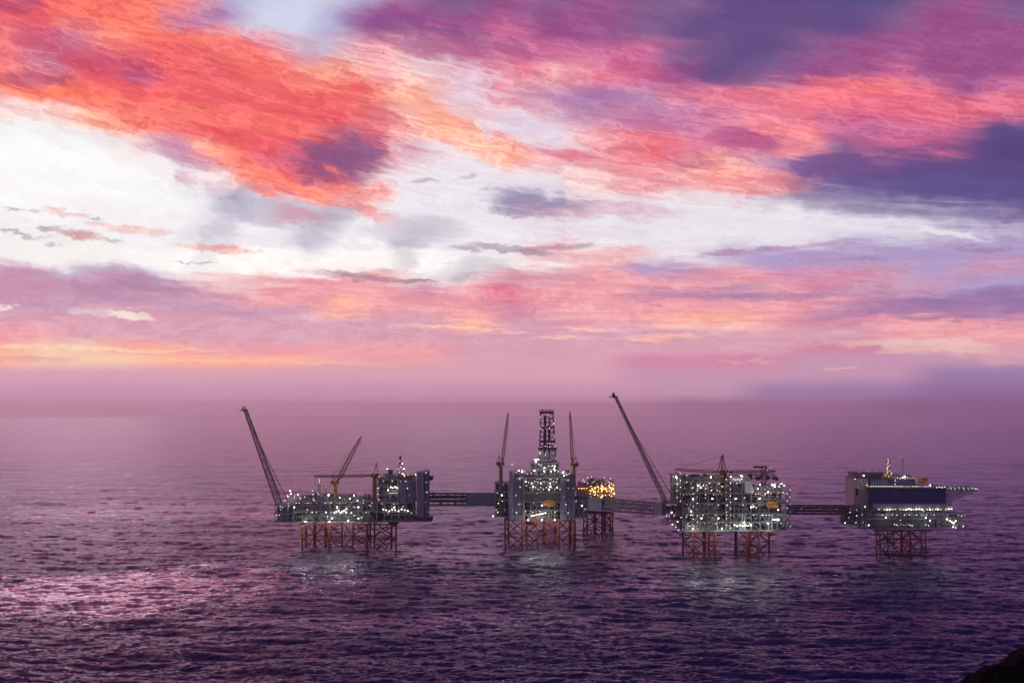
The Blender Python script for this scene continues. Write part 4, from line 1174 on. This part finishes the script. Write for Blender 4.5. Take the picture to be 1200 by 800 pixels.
# slicks: smoother water that mirrors the bright gap in the clouds; the largest lies off the left platform
def slick_at(x, y, rx, ry, rot, amt):
    c, t = math.cos(R(rot)), math.sin(R(rot))
    dx, dy = fx - x, fy - y
    wob = (noise(vec(fx, fy * .6, 6.0), 0.014, 6, 0.66) - 0.5) * 2.6
    u, v = (dx * c + dy * t) * (1 / rx), (dy * c - dx * t) * (1 / ry)
    return ss(N.m('SQRT', u * u + v * v) + wob, 1.25, 0.55) * amt
slick = slick_at(-400, 1290, 310, 165, 36, 1.0)
for a_ in ((150, 1330, 150, 70, 10, .5), (-60, 1130, 170, 60, 5, .45), (-90, 1640, 110, 80, 8, .4), (-520, 2300, 300, 200, 0, .4)): slick = N.m('MAXIMUM', slick, slick_at(*a_))
bp = sm.node_tree.nodes.new('ShaderNodeBump'); bp.inputs['Strength'].default_value = 1.0; bp.inputs['Distance'].default_value = 1.0
N.put(bp.inputs['Height'], (f1 * (0.55 + gust * 0.9) * 0.95 + f2 * 1.5 + f3 * 9.0) * (1.0 - slick * 0.75))
ca_ = sm.node_tree.nodes.new('ShaderNodeAttribute'); ca_.attribute_name = 'crest'
cr = N(ca_.outputs['Fac'])
fn = noise(vec(fx, fy * 2.2, 0.0), 0.10, 5, 0.62, 0.4); fn2 = noise(vec(fx * .4, fy * .6, 4.0), 0.012, 3, 0.5)
wash = None                                                     # broken water round the jackets
for (x_, y_, rx_, ry_) in ((-190, 1692, 62, 34), (33, 1712, 50, 34), (108, 1850, 28, 26), (205, 1584, 28, 40), (262, 1584, 28, 40), (437, 1620, 36, 30)):
    u_, v_ = (fx - x_) * (1 / rx_), (fy - y_) * (1 / ry_)
    w_ = ss(N.m('SQRT', u_ * u_ + v_ * v_), 1.15, 0.8)
    wash = w_ if wash is None else N.m('MAXIMUM', wash, w_)
foam = ss(fn + fn2 * .35 + cr * 0.16 + wash * 0.17, 0.875, 0.94) * 0.7
# churned water round the platform legs
nd = sm.node_tree.nodes; lk = sm.node_tree.links
nd.remove(b)
# Fresnel of a wind-roughened surface (wave slopes raise the mean angle, so it never reaches the mirror value)
dt = nd.new('ShaderNodeVectorMath'); dt.operation = 'DOT_PRODUCT'
lk.new(g.outputs['Incoming'], dt.inputs[0]); lk.new(g.outputs['Normal'], dt.inputs[1])
dt2 = nd.new('ShaderNodeVectorMath'); dt2.operation = 'DOT_PRODUCT'
lk.new(g.outputs['Incoming'], dt2.inputs[0]); lk.new(bp.outputs[0], dt2.inputs[1])
cosv = N.m('MAXIMUM', N(dt.outputs['Value']), 0.0) * 0.55 + N.m('MAXIMUM', N(dt2.outputs['Value']), 0.0) * 0.50
fres = N.m('POWER', 1.0 - cosv * (1.0 - slick * 0.35) - (FR0 - slick * 0.05), 5.0) * 0.98 + 0.02
gl = nd.new('ShaderNodeBsdfGlossy'); N.put(gl.inputs['Roughness'], 0.14 - slick * 0.06)
gl.inputs['Color'].default_value = (0.90, 0.80, 1.0, 1); lk.new(bp.outputs[0], gl.inputs['Normal'])
df = nd.new('ShaderNodeBsdfDiffuse'); N.put(df.inputs['Color'], mix(foam, (0.034, 0.026, 0.13, 1), (0.55, 0.52, 0.60, 1)))
lk.new(bp.outputs[0], df.inputs['Normal'])
ms = nd.new('ShaderNodeMixShader'); N.put(ms.inputs[0], fres * (1.0 - foam))
lk.new(df.outputs[0], ms.inputs[1]); lk.new(gl.outputs[0], ms.inputs[2])
lk.new(ms.outputs[0], nd['Material Output'].inputs['Surface'])
me.materials.append(sm)
sea = bpy.data.objects.new('sea', me); COL.objects.link(sea); sea['kind'] = 'structure'

# ================================================================== foreground headland in the bottom right corner
hx = np.concatenate([np.linspace(18, 72, 230), np.linspace(74, 260, 50)]); hy = np.concatenate([np.linspace(20, 94, 26), np.linspace(95, 122, 110), np.linspace(124, 330, 40)])
HX, HY = np.meshgrid(hx, hy, indexing='ij')
rs = np.random.RandomState(4)
# crest line passes through the photo's corner: (1130,800) .. (1200,760)
p1, p2 = at(1156, 808, 110), at(1215, 781, 110)
slope = (p2.z - p1.z) / (p2.x - p1.x)
ridge = p1.z + (HX - p1.x) * slope
ridge = np.minimum(ridge, 176 + (HX - 150) * .02)
hz = ridge - np.abs(HY - 112) ** 1.35 * 0.16 - np.maximum(0, HY - 118) * .9
for sc, am in ((31, 1.6), (11, .7), (4.5, .45), (1.6, .22), (.7, .10)):
    t = ocean(128, sc * 16, 14, 0.4, sc * .4, sc * 3, am, int(sc))[0]
    hz += sample(t, sc * 16, HX, HY) * .8
edge = np.minimum.reduce([HX - hx[0], hx[-1] - HX, HY - hy[0], hy[-1] - HY]) 
hz = np.where(edge < 6, -4.5, np.maximum(hz, -4.5))
hn, hm_ = HX.shape
v = np.stack([HX, HY, hz], -1).reshape(-1, 3)
ii = np.arange(hn * hm_).reshape(hn, hm_)
ff = np.stack([ii[:-1, :-1], ii[1:, :-1], ii[1:, 1:], ii[:-1, 1:]], -1).reshape(-1, 4)
hm = bpy.data.meshes.new('headland'); hm.from_pydata(v.tolist(), [], ff.tolist())
hmat = material('dark_heath_and_rock', (0.010, 0.010, 0.010), 0.95, scale=.3, dark=(0.004, 0.004, 0.004))
hmat.node_tree.nodes['Principled BSDF'].inputs['Specular IOR Level'].default_value = 0.1
hm.materials.append(hmat)
ho = bpy.data.objects.new('headland', hm); COL.objects.link(ho); ho['kind'] = 'structure'
# ================================================================== haze over the sea
HZ = 56500.0
hb = MB().box(-HZ, HZ, -HZ, HZ, -249.0, 250.0)
vm = bpy.data.materials.new('sea_haze'); vm.use_nodes = True
nt = vm.node_tree; nt.nodes.remove(nt.nodes['Principled BSDF'])
pv = nt.nodes.new('ShaderNodeVolumePrincipled')
pv.inputs['Color'].default_value = (1.0, 0.84, 0.99, 1)
pv.inputs['Density'].default_value = 0.00003
pv.inputs['Anisotropy'].default_value = 0.9
nt.links.new(pv.outputs[0], nt.nodes['Material Output'].inputs['Volume'])
hz_o = hb.build('haze', vm, None, 'stuff')
hz_o['label'] = 'thin mauve haze over the whole sea'; hz_o['category'] = 'haze'
